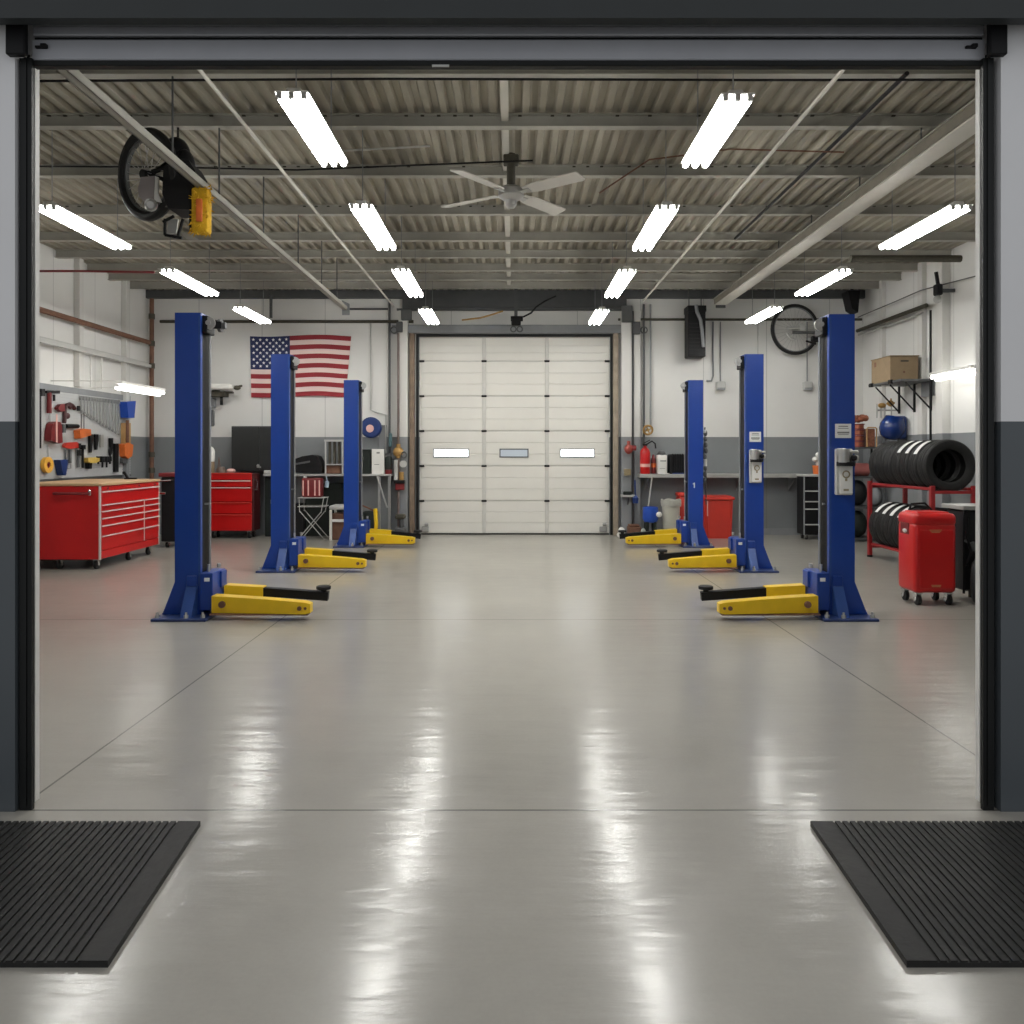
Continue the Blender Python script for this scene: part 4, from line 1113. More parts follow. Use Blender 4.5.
obj('print_line', MB().box((b0 + 0.05, 14.996, 1.36), (b0 + 0.14, 14.999, 1.37)), INK, t)
t = thing('grease_jar', 'dark lidded jar with red base at the right end of the left bench', 'jar', (xa(387.5, 15.1), 15.1, zt))
jx = xa(388.6, 15.1)
obj('jar', MB().lathe([(0.001, 0.08), (0.066, 0.08), (0.07, 0.28), (0.055, 0.33), (0.001, 0.34)], (jx, 15.08, zt), n=18), GRNB, t)
obj('base', MB().lathe([(0.001, 0), (0.062, 0), (0.066, 0.078), (0.001, 0.078)], (jx, 15.08, zt), n=18), DRED, t)
obj('lid', MB().lathe([(0.001, 0.34), (0.06, 0.34), (0.06, 0.385), (0.001, 0.39)], (jx, 15.08, zt), n=18), DGREY, t)

# risers left of door
t = thing('valve_riser', 'steel riser pipe with brass valve and red box left of the back door', 'pipe', (xa(398.5, 15.2), 15.18, 0))
vx = xa(398.5, 15.15)
obj('riser', MB().cyl((vx, 15.14, 0), (vx, 15.14, 3.86), 0.022, n=10), mat('riser_paint', (0.15, 0.11, 0.10), 0.6, var=0.5), t)
obj('valve', MB().ball((vx, 15.12, za(452, 15.1)), (0.10, 0.06, 0.10), 12, 8).cyl((vx, 15.12, za(458, 15.1)), (vx, 15.12, za(444, 15.1)), 0.04, n=10), BRASS, t)
obj('hand_wheel', MB().torus((vx + 0.11, 15.08, za(455, 15.1)), 0.055, 0.014, (0.3, 1, 0), 18, 6), DGREY, t)
obj('white_gauge', MB().cyl((vx + 0.10, 15.10, za(464, 15.1)), (vx + 0.10, 15.05, za(464, 15.1)), 0.065, n=18), LGREY, t)
obj('switch_box', MB().box((vx - 0.05, 15.06, za(490, 15.1)), (vx + 0.12, 15.13, za(481, 15.1)), 0.008), DRED, t)
obj('switch_lid', MB().box((vx - 0.06, 15.04, za(483.5, 15.1)), (vx + 0.13, 15.14, za(480, 15.1)), 0.006), BLACK, t)
obj('brass_cap', MB().cyl((vx + 0.06, 15.12, za(480, 15.1)), (vx + 0.06, 15.12, za(472, 15.1)), 0.045, n=12), BRASS, t)
obj('grey_tank', MB().cyl((vx - 0.05, 15.12, za(480, 15.1)), (vx - 0.05, 15.12, za(460, 15.1)), 0.04, n=12), LGREY, t)
t = thing('drain_pump', 'small dark pump with brown top at the foot of the left riser', 'pump', (xa(401, 15.05), 15.0, 0))
obj('body', MB().box((xa(395, 14.95), 14.9, 0.0), (xa(406, 14.95), 15.1, 0.18), 0.02).cyl((xa(401, 14.95), 15.0, 0.18), (xa(401, 14.95), 15.0, 0.34), 0.045, n=12), DGREY, t)
obj('top', MB().box((xa(395, 14.95), 14.92, 0.34), (xa(405, 14.95), 15.08, 0.43), 0.02), RUSTD, t)
pipe('wall_conduit', [(xa(371, BW), BW - 0.03, za(323, BW)), (xa(371, BW), BW - 0.03, za(410, BW)), (xa(376, BW), BW - 0.03, za(412, BW)), (xa(386, BW), BW - 0.03, za(415, BW)), (xa(386, BW), BW - 0.03, za(468, BW))], 0.014, LGREY, 'pale conduit stepping down the wall above the navy reel', 'conduit')
pipe('wall_conduit', [(xa(390, BW), BW - 0.04, za(300, BW)), (xa(390, BW), BW - 0.04, za(533, BW))], 0.020, DGREY, 'dark vertical conduit just left of the valve riser', 'conduit')
pipe('wall_conduit', [(xa(387.3, BW), BW - 0.03, za(300, BW)), (xa(387.3, BW), BW - 0.03, za(412, BW))], 0.016, WHITE, 'white vertical conduit beside the dark conduit left of the valve riser', 'conduit')
solo('hanging_rag', MB().box((xa(389, 15.25), 15.2, za(447, 15.25)), (xa(392, 15.25), 15.3, za(433, 15.25)), 0.02), mat('teal_rag', (0.10, 0.18, 0.20), 0.8, var=0.3), 'teal rag hanging on the dark conduit above the grease jar', 'rag')
pipe('wall_pipe', [(-6.8, BW - 0.06, za(322, BW)), (-4, BW - 0.06, za(322, BW)), (DX0 - 0.1, BW - 0.06, za(322, BW))], 0.030, RUSTD, 'dark horizontal pipe across the back wall above the flag', 'pipe')
pipe('wall_pipe', [(DX1 + 0.15, BW - 0.06, za(320, BW)), (4, BW - 0.06, za(320, BW)), (RW - 0.05, BW - 0.06, za(320, BW))], 0.024, RUSTD, 'dark horizontal pipe across the back wall behind the black heater', 'pipe')
pipe('wall_pipe', [at(271, 295, BW - 0.1), at(271, 318, BW - 0.1)], 0.03, DGREY, 'short dark pipe drop above the flag corner', 'pipe')
pipe('wall_conduit', [at(343, 309, BW - 0.08), at(366, 309, BW - 0.08), at(388, 309, BW - 0.08)], 0.02, DGREY, 'short dark conduit level above the flag right corner', 'conduit')
solo('junction_cluster', MB().box(at(396, 332, BW - 0.28), at(403, 322, BW - 0.22), 0.01).torus(at(394, 330, BW - 0.26), 0.06, 0.012, (0, 1, 0), 18, 6).box(at(401, 320, BW - 0.3), at(412, 310, BW - 0.22), 0.01), DGREY, 'dark junction fittings at the top left of the back door', 'fittings')
solo('junction_cluster', MB().box(at(633, 334, BW - 0.28), at(640, 322, BW - 0.22), 0.01).torus(at(644, 330, BW - 0.26), 0.06, 0.012, (0, 1, 0), 18, 6).box(at(622, 322, BW - 0.3), at(632, 306, BW - 0.22), 0.01), DGREY, 'dark junction fittings at the top right of the back door', 'fittings')

# ------------------------------------------------------------------ right of the back door
struct('trim_13', MB().box((xa(633, BW), BW - 0.14, 0), (xa(639.5, BW), BW - 0.002, 4.3), 0.006), POST, 'narrow painted column beside the fire extinguisher', 'column')
pipe('wall_conduit', [(xa(631.5, BW), BW - 0.16, 0), (xa(631.5, BW), BW - 0.16, 4.3)], 0.018, DGREY, 'dark vertical conduit between the two columns right of the back door', 'conduit')
pipe('wall_conduit', [(xa(643.5, BW), BW - 0.05, za(444, BW)), (xa(643.5, BW), BW - 0.05, 4.45)], 0.020, DGREY, 'dark vertical conduit above the fire extinguisher', 'conduit')
pipe('wall_conduit', [(xa(650, BW), BW - 0.05, za(427, BW)), (xa(650, BW), BW - 0.05, 4.45)], 0.018, GREY, 'grey vertical conduit right of the extinguisher conduit', 'conduit')
t = thing('fire_valve', 'red valve on the column right of the back door', 'valve', (xa(629, 15.1), 15.08, za(456, 15.1)))
vx = xa(628.5, 15.1)
obj('body', MB().ball((vx, 15.08, za(449, 15.1)), (0.085, 0.07, 0.09), 12, 8).cyl((vx, 15.08, za(454, 15.1)), (vx, 15.08, za(441, 15.1)), 0.03, n=10), mat('valve_red', (0.30, 0.055, 0.04), 0.5, var=0.5, scale=16), t)
obj('cap', MB().cyl((vx + 0.06, 15.08, za(448, 15.1)), (vx + 0.14, 15.08, za(448, 15.1)), 0.05, n=12), DRED, t)
obj('mount', MB().box((vx - 0.02, 15.1, za(451, 15.1)), (vx + 0.02, 15.178, za(447, 15.1))), DGREY, t)
solo('tan_box', MB().box((xa(624.5, 15.1), 15.1, za(475.5, 15.1)), (xa(631, 15.1), 15.175, za(469, 15.1)), 0.006), mat('tan_box_paint', (0.25, 0.20, 0.11), 0.6, var=0.3), 'small tan box fixed to the column below the red valve', 'box')
t = thing('small_shelf', 'small steel shelf on the column right of the back door', 'shelf', (xa(629, 15.05), 15.05, za(497, 15.05)))
obj('plate', MB().box((xa(621.5, 15.0), 14.96, za(497, 15.0)), (xa(636, 15.0), 15.176, za(495, 15.0)), 0.003), GALV, t)
obj('bracket', MB().bar((xa(629, 15.0), 15.0, za(496, 15.0)), (xa(629, 15.0), 15.17, za(505, 15.0)), 0.02, 0.02), DGREY, t)
solo('brush', MB().box((xa(623.5, 15.0), 15.0, za(494.8, 15.0)), (xa(632, 15.0), 15.08, za(491.5, 15.0)), 0.01), GRNB, 'dark brush lying on the small steel shelf', 'brush')
solo('black_bottle', MB().lathe([(0.001, 0), (0.05, 0), (0.055, 0.1), (0.02, 0.14), (0.001, 0.15)], (xa(635.2, 14.95), 14.9, za(503, 14.95)), n=14).tube([(xa(635, 14.95), 14.9, za(495, 14.95)), (xa(634.5, 14.95), 14.9, za(480, 14.95))], 0.015, 8), NAVY, 'dark long-necked tool hanging right of the small steel shelf', 'tool')

t = thing('wall_bench', 'long grey shelf bench along the back wall on the right', 'bench', (4, 15.15, 1.1))
bx0, bx1 = xa(640, 14.95), xa(806, 14.95)
obj('bench_top', MB().box((bx0, 14.95, 1.115), (bx1, BW - 0.003, 1.185), 0.005), GALV, t)
for px in (648, 700, 742, 795):
    xx = xa(px, 15)
    obj('bracket', MB().prism([(xx, 15.0, 1.114), (xx, BW - 0.004, 1.114), (xx, BW - 0.004, 0.85)], (0.02, 0, 0)), GREY, t)
zt = 1.187
t = thing('fire_extinguisher', 'red fire extinguisher standing at the left end of the right bench', 'fire extinguisher', (xa(645, 15.1), 15.1, zt))
ex = xa(645, 15.1)
obj('cylinder', MB().lathe([(0.001, 0), (0.088, 0), (0.095, 0.015), (0.095, 0.40), (0.08, 0.45), (0.045, 0.49), (0.03, 0.50), (0.03, 0.53), (0.001, 0.53)], (ex, 15.08, zt), n=22), RED, t)
obj('label', MB().lathe([(0.0955, 0.13), (0.0965, 0.13), (0.0965, 0.19), (0.0955, 0.19)], (ex, 15.08, zt), n=22), PINK, t)
obj('valve_handle', MB().box((ex - 0.05, 15.05, zt + 0.53), (ex + 0.04, 15.1, zt + 0.57), 0.008).bar((ex - 0.03, 15.07, zt + 0.58), (ex + 0.09, 15.07, zt + 0.64), 0.03, 0.015), BLACK, t)
obj('hose', MB().tube([(ex + 0.03, 15.06, zt + 0.56), (ex + 0.12, 15.03, zt + 0.62), (ex + 0.18, 15.02, zt + 0.57), (ex + 0.19, 15.02, zt + 0.48)], 0.014, 8), BLACK, t)
t = thing('brass_hand_wheel', 'brass hand wheel valve above the fire extinguisher', 'valve', (xa(648, 15.2), 15.2, za(432, 15.2)))
q = MB().torus((xa(648, 15.2), 15.2, za(430, 15.2)), 0.085, 0.02, (0, 1, 0.2), 20, 8)
obj('wheel', q, BRASS, t)
q = MB()
for k in range(4):
    a = k * PI / 2 + 0.4
    q.cyl((xa(648, 15.2), 15.2, za(430, 15.2)), (xa(648, 15.2) + 0.085 * math.cos(a), 15.2, za(430, 15.2) + 0.085 * math.sin(a)), 0.012, n=6)
q.cyl((xa(648, 15.2), 15.16, za(430, 15.2)), (xa(648, 15.2), BW - 0.07, za(430, 15.2)), 0.025, n=10)
obj('spokes', q, BRASS, t)
t = thing('oil_bottle', 'dark red bottle between extinguisher and white jug', 'bottle', (xa(653.5, 15.2), 15.2, zt))
obj('bottle', MB().lathe([(0.001, 0), (0.045, 0), (0.045, 0.25), (0.03, 0.33), (0.02, 0.36), (0.001, 0.37)], (xa(653.5, 15.15), 15.15, zt), n=16), DRED, t)
obj('band', MB().lathe([(0.0455, 0.12), (0.047, 0.12), (0.047, 0.2), (0.0455, 0.2)], (xa(653.5, 15.15), 15.15, zt), n=16), ORG, t)
t = thing('white_jug', 'white jug with dark rounded top on the right bench', 'jug', (xa(662, 15.1), 15.1, zt))
j0, j1 = xa(657.3, 15.05), xa(666.8, 15.05)
obj('body', MB().box((j0, 15.02, zt), (j1, 15.2, zt + 0.36), 0.02, seg=2).box((j0 + 0.02, 15.0, zt), (j1 + 0.04, 15.15, zt + 0.012)), WPLA, t)
obj('top', MB().lathe([(0.085, 0.0), (0.08, 0.05), (0.05, 0.085), (0.001, 0.095)], ((j0 + j1) / 2, 15.11, zt + 0.345), n=18), DGREY, t)
obj('label', MB().box((j0 + 0.05, 15.012, zt + 0.235), (j1 - 0.02, 15.019, zt + 0.255)).box((j0 + 0.04, 15.014, zt + 0.10), (j1 - 0.04, 15.019, zt + 0.107)), INK, t)
t = thing('battery_charger', 'black ribbed charger box on the right bench behind the far column', 'charger', (xa(680, 15.1), 15.15, zt))
k0, k1 = xa(669.5, 15.1), xa(689, 15.1)
obj('case', MB().box((k0, 15.0, zt), (k1, 15.3, zt + 0.37), 0.02), BLKP, t)
q = MB()
for i in range(7):
    q.box((k0 + 0.03 + i * 0.045, 14.985, zt + 0.05), (k0 + 0.055 + i * 0.045, 14.999, zt + 0.38), 0.003)
obj('ribs', q, BLACK, t)
solo('hand_tool', MB().box((xa(672, 15), 14.965, zt), (xa(684, 15), 14.982, zt + 0.02), 0.004), NAVY, 'blue steel file on the bench in front of the black charger', 'tool')


def bin_(name, label, x, y, r0, r1, h, m, lidm, lip=0.02):
    t = thing(name, label, 'bin', (x, y, 0))
    obj('body', MB().lathe([(0.001, 0), (r0, 0), (r0 + 0.01, 0.02), (r1, h), (r1 - 0.012, h), (r0 - 0.012, 0.03), (0.001, 0.03)], (x, y, 0), n=24), m, t)
    obj('rim', MB().lathe([(r1, h - 0.05), (r1 + lip, h - 0.045), (r1 + lip, h + 0.015), (r1 - 0.03, h + 0.02), (r1 - 0.03, h - 0.01), (r1, h - 0.05)], (x, y, 0), n=24), lidm, t)
    return t


t = bin_('waste_bin', 'cream waste bin with a folded liner under the right bench', xa(671, 14.75), 14.75, 0.135, 0.165, 0.68, CREAM, LGREY, 0.015)
q = MB()
rows_ = []
for k in range(24):
    a = 2 * PI * k / 24
    w_ = 0.012 * math.sin(5 * a)
    rows_.append([(xa(671, 14.75) + r_ * math.cos(a), 14.75 + r_ * math.sin(a), z + w_) for r_, z in ((0.182, 0.60), (0.19, 0.66), (0.185, 0.72), (0.155, 0.72), (0.14, 0.62))])
q.grid(rows_, closed_u=True)
obj('liner', q, mat('liner_grey', (0.42, 0.42, 0.37), 0.7, var=0.25, scale=12), t)
# red bin with lid
x0, x1 = xa(704.5, 14.7), xa(734, 14.7)
t = thing('red_bin', 'large red lidded bin between the two farther right columns', 'bin', ((x0 + x1) / 2, 14.85, 0))
q = MB()
V = q.grid([[(x0 + i_, 14.68 + i_, z), (x1 - i_, 14.68 + i_, z), (x1 - i_, 15.1 - i_, z), (x0 + i_, 15.1 - i_, z)] for z, i_ in ((0, 0.04), (0.03, 0.03), (0.70, 0.01))], closed_v=True)
q.bm.faces.new(V[0]); q.bm.faces.new(V[-1])
bmesh.ops.bevel(q.bm, geom=[e for e in q.bm.edges if abs(e.verts[0].co.z - e.verts[1].co.z) > 0.02], offset=0.05, segments=3, affect='EDGES')
obj('body', q, REDP, t)
obj('lid', MB().box((x0 - 0.01, 14.66, 0.71), (x1 + 0.01, 15.12, 0.77), 0.02, seg=2).box((x0 + 0.04, 14.7, 0.77), (x1 - 0.04, 15.08, 0.79), 0.01), REDP, t)
obj('side_latch', MB().box((x0 + 0.04, 14.655, 0.42), (x0 + 0.055, 14.675, 0.70)), PINK, t)
x0, x1 = xa(679.5, 14.9), xa(692, 14.9)
t = thing('red_bin', 'narrow dull red bin squeezed behind the far right lift column', 'bin', ((x0 + x1) / 2, 15.1, 0))
obj('body', MB().box((x0, 14.92, 0), (x1, 15.25, 0.76), 0.03, seg=2), REDP, t)
obj('lid', MB().box((x0 - 0.01, 14.90, 0.762), (x1 + 0.01, 15.27, 0.83), 0.02, seg=2), REDP, t)
# mop bucket + mop
t = thing('wash_bucket', 'blue bucket on dark legs right of the back door', 'bucket', (xa(650, 14.74), 14.74, 0))
bx_ = xa(650.5, 14.74)
obj('bucket', MB().lathe([(0.001, 0.30), (0.11, 0.30), (0.145, 0.36), (0.14, 0.58), (0.125, 0.585), (0.12, 0.36), (0.001, 0.34)], (bx_, 14.74, 0), n=22), BLUP, t)
for dx, dy in ((-0.08, -0.08), (0.07, -0.08), (-0.08, 0.08), (0.07, 0.08)):
    obj('leg', MB().cyl((bx_ + dx, 14.74 + dy, 0), (bx_ + dx * 0.9, 14.74 + dy * 0.9, 0.31), 0.035, n=8), GRNB, t)
obj('white_cup', MB().ball((bx_ + 0.14, 14.64, 0.45), (0.06, 0.05, 0.05), 10, 8).cyl((bx_ + 0.12, 14.69, 0.46), (bx_ + 0.14, 14.66, 0.46), 0.015, n=6), WPLA, t)
solo('mop_handle', MB().cyl((xa(644.5, 14.97), 14.972, 0.0), (xa(652, 14.93), 14.93, 1.13), 0.014, n=8), LGREY, 'pale mop handle leaning from the blue bucket against the bench', 'mop')
solo('floor_box', MB().box((xa(627.5, 15.0), 14.85, 0), (xa(640, 15.0), 15.1, 0.2), 0.01).box((xa(628, 15.0), 14.86, 0.2), (xa(639, 15.0), 15.09, 0.24), 0.02), BRN, 'brown box on the floor at the foot of the columns', 'box')
solo('wiping_cloth', MB().ball((xa(621, 14.95), 14.88, 0.10), (0.07, 0.06, 0.10), 12, 8).ball((xa(619, 14.95), 14.9, 0.05), (0.05, 0.05, 0.05), 10, 8), WPLA, 'white cloth heaped on the floor right of the back door', 'cloth')
solo('clear_jar', MB().lathe([(0.001, 0), (0.06, 0), (0.065, 0.1), (0.03, 0.19), (0.001, 0.2)], (xa(643.3, 14.6), 14.6, 0), n=16), mat('pale_green', (0.32, 0.37, 0.33), 0.3, var=0.2), 'pale green bottle on the floor left of the blue bucket', 'bottle')

# heater box
x0, x1, z0, z1 = xa(687.5, 15.1), xa(705, 15.1), za(357, 15.1), za(307, 15.1)
t = thing('box_heater', 'tall black box heater hanging high on the back wall', 'heater', ((x0 + x1) / 2, 15.2, z0))
q = MB()
q.box((x0, 15.05, z0), (x1, BW - 0.03, z1), 0.01)
q.box((x0 - 0.01, 15.03, z1 - 0.1), (x1 + 0.01, BW - 0.02, z1 + 0.02), 0.008)
obj('case', q, BLACK, t)
q = MB()
for k in range(9):
    q.box((x0 + 0.03, 15.035, z0 + 0.06 + k * 0.07), (x1 - 0.1, 15.049, z0 + 0.085 + k * 0.07))
obj('louvre', q, BLKP, t)
obj('flue_hose', MB().tube([at(696, 305, 15.0), at(697, 312, 15.0), at(700.5, 320, 15.0), at(702, 330, 15.0), at(703.5, 347, 15.0)], 0.032, 10), GREY, t)
obj('hanger', MB().cyl((x0 + 0.05, 15.2, z1), (x0 + 0.05, 15.2, ZD - 0.02), 0.01, n=6).cyl((x1 - 0.05, 15.2, z1), (x1 - 0.05, 15.2, ZD - 0.02), 0.01, n=6), DGREY, t)
for k, (px, p2, lab) in enumerate(((720, 713, 'white socket box right of the black heater'), (806.5, 802.5, 'white socket box below the bicycle wheel'))):
    t = thing('socket_box', lab, 'socket box', (xa(px, BW), BW - 0.05, za(390.5, BW)))
    obj('box', MB().box((xa(px - 4.3, BW), BW - 0.1, za(390, BW)), (xa(px + 4.3, BW), BW - 0.002, za(382, BW)), 0.01), LGREY, t)
    obj('lower_lip', MB().box((xa(px - 3.8, BW), BW - 0.12, za(390.5, BW)), (xa(px + 3.8, BW), BW - 0.101, za(388, BW)), 0.004), GREY, t)
    pipe('wall_conduit', [(xa(px, BW), BW - 0.03, za(381.5, BW)), (xa(px, BW), BW - 0.03, za(322, BW))], 0.012, GREY, ('grey conduit rising from the socket box by the heater', 'grey conduit rising from the socket box under the bicycle wheel')[k], 'conduit')
pipe('wall_conduit', [(xa(706, BW), BW - 0.04, za(381, BW)), (xa(711, BW), BW - 0.04, za(381, BW)), (xa(712.5, BW), BW - 0.04, za(376, BW)), (xa(712.5, BW), BW - 0.04, za(322, BW))], 0.018, GREY, 'grey conduit bending to the top of the far right column', 'conduit')
pipe('wall_conduit', [(xa(757.5, BW), BW - 0.03, za(322, BW)), (xa(757.5, BW), BW - 0.03, za(440, BW))], 0.010, LGREY, 'thin pale conduit on the back wall behind the middle right column', 'conduit')

# ------------------------------------------------------------------ bicycle wheel on the back wall
wc = at(795, 329.5, 15.2)
t = thing('bicycle_wheel', 'bicycle wheel with black tyre hung on the back wall at the right', 'wheel', (wc.x, wc.y, wc.z - 0.5))
ax = Vector((0.12, -1, 0)).normalized()
obj('tyre', MB().torus(wc, 0.455, 0.034, ax, 44, 10), RUB, t)
obj('rim', MB().lathe([(0.41, -0.014), (0.428, -0.014), (0.428, 0.014), (0.41, 0.014), (0.41, -0.014)], wc, ax, 44), GREY, t)
R = ax.to_track_quat('Z', 'Y').to_matrix()
q = MB()
for k in range(28):
    a = 2 * PI * k / 28
    sgn = 0.03 if k % 2 else -0.03
    q.cyl(wc + R @ Vector((0.02 * math.cos(a + 0.8), 0.02 * math.sin(a + 0.8), sgn)), wc + R @ Vector((0.415 * math.cos(a), 0.415 * math.sin(a), 0)), 0.0025, n=4)
obj('spokes', q, STEEL, t)
obj('hub', MB().cyl(wc - ax * 0.05, wc + ax * 0.05, 0.025, n=12).cyl(wc - ax * 0.035, wc - ax * 0.03, 0.05, n=14).cyl(wc + ax * 0.03, wc + ax * 0.035, 0.05, n=14), STEEL, t)
t = thing('wheel_bracket', 'pale jointed wall bracket arm in front of the hung bicycle wheel', 'bracket', (xa(806, 14.95), 14.95, za(340, 14.95)))
yb = 14.90
obj('arm', MB().box((xa(793, yb), yb, za(333.5, yb)), (xa(832, yb), yb + 0.05, za(331, yb)), 0.006).box((xa(829, yb), yb, za(344, yb)), (xa(832, yb), BW - 0.003, za(331, yb)), 0.006), DGREY, t)
obj('clamp', MB().tube([(xa(786, yb), yb, za(328, yb)), (xa(800, yb), yb, za(328, yb))], 0.02, 8).tube([(xa(787, yb), yb, za(333, yb)), (xa(790, yb), yb, za(338, yb)), (xa(795, yb), yb, za(340, yb))], 0.02, 8).box((xa(800, yb), yb - 0.02, za(331, yb)), (xa(805, yb), yb + 0.03, za(323.5, yb)), 0.01), LGREY, t)
obj('brace', MB().cyl((xa(806, yb), yb, za(341, yb)), (xa(816, yb), yb, za(344, yb)), 0.018, n=8).box((xa(811, yb), yb - 0.03, za(342, yb)), (xa(820, yb), yb + 0.04, za(336, yb)), 0.02), BLACK, t)

# dark speaker in the right back corner
t = thing('corner_speaker', 'black wedge shaped speaker high in the right back corner', 'speaker', (6.45, 14.9, za(313, 14.9)))
q = MB().prism([(xa(847, 14.9), 14.85, za(291, 14.9)), (xa(859, 14.9), 14.85, za(291, 14.9)), (xa(857, 14.9), 14.85, za(313, 14.9)), (xa(851, 14.9), 14.85, za(309, 14.9))], (0, 0.3, 0))
obj('case', q, BLACK, t)
obj('bracket', MB().bar((xa(853, 14.9), 14.95, za(290.5, 14.9)), (xa(853, 14.9), 14.95, ZD - 0.03), 0.05, 0.03, (0, 1, 0)), DGREY, t)

# ------------------------------------------------------------------ black drawer chest at right, orange tub
x0, x1, Y0, Y1 = xa(804, 14.5), xa(834, 14.5), 14.5, 14.86
t = thing('drawer_cabinet', 'black drawer cabinet with pale edges behind the nearest right column', 'cabinet', ((x0 + x1) / 2, 14.6, 0))
obj('body', MB().box((x0, Y0 + 0.012, 0.09), (x1, Y1, 1.15), 0.006), BLKP, t)
obj('top', MB().box((x0 - 0.015, Y0 - 0.02, 1.151), (x1 + 0.015, Y1, 1.19), 0.006), LGREY, t)
zz = [1.145] + [za(v, 14.5) for v in (491.5, 502, 509.5, 525)] + [0.10]
for k in range(5):
    dr = obj('drawer', MB().box((x0 + 0.02, Y0, zz[k + 1] + 0.02), (x1 - 0.02, Y0 + 0.011, zz[k] - 0.006), 0.003), BLACK, t)
    if k < 4:
        obj('handle', MB().box((x0 + 0.02, Y0 - 0.015, zz[k + 1] - 0.004), (x1 - 0.02, Y0 + 0.011, zz[k + 1] + 0.017), 0.003), LGREY, dr)
obj('corner_trim', MB().box((x0 - 0.006, Y0 - 0.004, 0.09), (x0 + 0.015, Y0 + 0.011, 1.15)), GREY, t)
for cx_ in (x0 + 0.07, x1 - 0.07):
    caster(t, cx_, Y0 + 0.08, 0.09, 0.042)
    caster(t, cx_, Y1 - 0.08, 0.09, 0.042)
t = thing('parts_tub', 'orange tub of crumpled white paper on the black drawer cabinet', 'tub', (xa(817, 14.5), 14.66, 1.192))
tx_ = xa(818, 14.65)
obj('tub', MB().lathe([(0.001, 0), (0.08, 0), (0.095, 0.16), (0.085, 0.16), (0.001, 0.14)], (tx_, 14.66, 1.192), n=20), ORG, t)
q = MB()
rr = random.Random(5)
for k in range(7):
    q.ball((tx_ + rr.uniform(-.05, .07), 14.66 + rr.uniform(-.04, .04), 1.192 + 0.19 + k * 0.028), (0.06, 0.05, 0.05), 8, 6)
obj('paper', q, WPLA, t)

# ------------------------------------------------------------------ dark shelf unit right-back with brown items
x0, x1, Y0, Y1 = xa(852, 14.2), RW - 0.12, 14.2, 14.75
t = thing('parts_shelf', 'dark shelf unit of spools beside the far end of the tyre rack', 'shelf unit', ((x0 + x1) / 2, 14.5, 0))
for z in (0.05, 0.62, 1.16):
    obj('shelf', MB().box((x0, Y0, z - 0.03), (x1, Y1, z), 0.003), DGREY, t)
for xx in (x0, x1 - 0.03):
    for yy in (Y0, Y1 - 0.03):
        obj('post', MB().box((xx, yy, 0), (xx + 0.03, yy + 0.03, 1.70)), DGREY, t)
obj('top_shelf', MB().box((x0, Y0, 1.66), (x1, Y1, 1.69), 0.003), DGREY, t)
solo('dark_sack', MB().ball((x0 + 0.2, 14.45, 0.86), (0.17, 0.18, 0.235), 14, 10), BLKP, 'dark sack on the middle level of the spool shelf', 'sack')
solo('dark_sack', MB().ball((x0 + 0.2, 14.45, 0.295), (0.17, 0.18, 0.24), 14, 10), GRNB, 'dark sack on the bottom level of the spool shelf', 'sack')
solo('grey_bag', MB().ball((x0 + 0.5, 14.42, 0.80), (0.11, 0.15, 0.175), 14, 10), GREY, 'grey bag on the middle level of the spool shelf', 'bag')
t = thing('red_roll', 'dull red roll lying on the spool shelf beside the column', 'roll', (x0 + 0.15, 14.4, 1.162))
obj('roll', MB().cyl((x0 + 0.04, 14.4, 1.162 + 0.12), (x0 + 0.36, 14.4, 1.162 + 0.12), 0.118, n=20), mat('dull_red', (0.32, 0.10, 0.09), 0.5, var=0.3), t)
obj('core', MB().cyl((x0 + 0.03, 14.4, 1.282), (x0 + 0.39, 14.4, 1.282), 0.03, n=12), DRED, t)
# stacked spools / copper basket on top shelf
for k in range(4):
    zb = 1.692 + k * 0.105
    cxp = xa(859.5, 14.35)
    s_ = thing('wire_spool', 'dark red wire spool on the spool shelf, %s' % ('lowest of its stack', 'second from the bottom of its stack', 'third from the bottom of its stack', 'topmost of its stack')[k], 'spool', (cxp, 14.38, zb), 'stack of wire spools')
    obj('flange', MB().lathe([(0.02, 0), (0.10, 0), (0.10, 0.015), (0.02, 0.015)], (cxp, 14.38, zb), n=18).lathe([(0.02, 0.085), (0.10, 0.085), (0.10, 0.1), (0.02, 0.1)], (cxp, 14.38, zb), n=18), DRED, s_)
    obj('winding', MB().lathe([(0.03, 0.016), (0.085, 0.016), (0.085, 0.084), (0.03, 0.084)], (cxp, 14.38, zb), n=18), COPPER, s_)
q = MB()
rr = random.Random(9)
for k in range(9):
    q.ball((xa(861, 14.3) + rr.uniform(-.13, .13), 14.4 + rr.uniform(-.06, .06), 2.112 + 0.06 + rr.uniform(0, .07)), (0.06, 0.05, 0.058), 8, 6)
solo('copper_coil', q, COPPER, 'loose heap of copper fittings on top of the spool stack', 'fittings')
t = thing('wire_basket', 'copper coloured tall basket beside the spool stack', 'basket', (xa(871, 14.3), 14.35, 1.692))
b0, b1 = xa(866.5, 14.3), xa(876, 14.3)
obj('frame', MB().tube([(b0, 14.28, 1.692), (b0, 14.28, 2.02), (b0 + 0.02, 14.28, 2.04), (b1 - 0.02, 14.28, 2.04), (b1, 14.28, 2.02), (b1, 14.28, 1.692)], 0.012, 6), TAN, t)
obj('coils', MB().box((b0 + 0.015, 14.3, 1.692), (b1 - 0.015, 14.45, 2.02), 0.01), mat('copper_mesh', (0.25, 0.10, 0.055), 0.5, var=0.85, scale=32, bump=0.6), t)

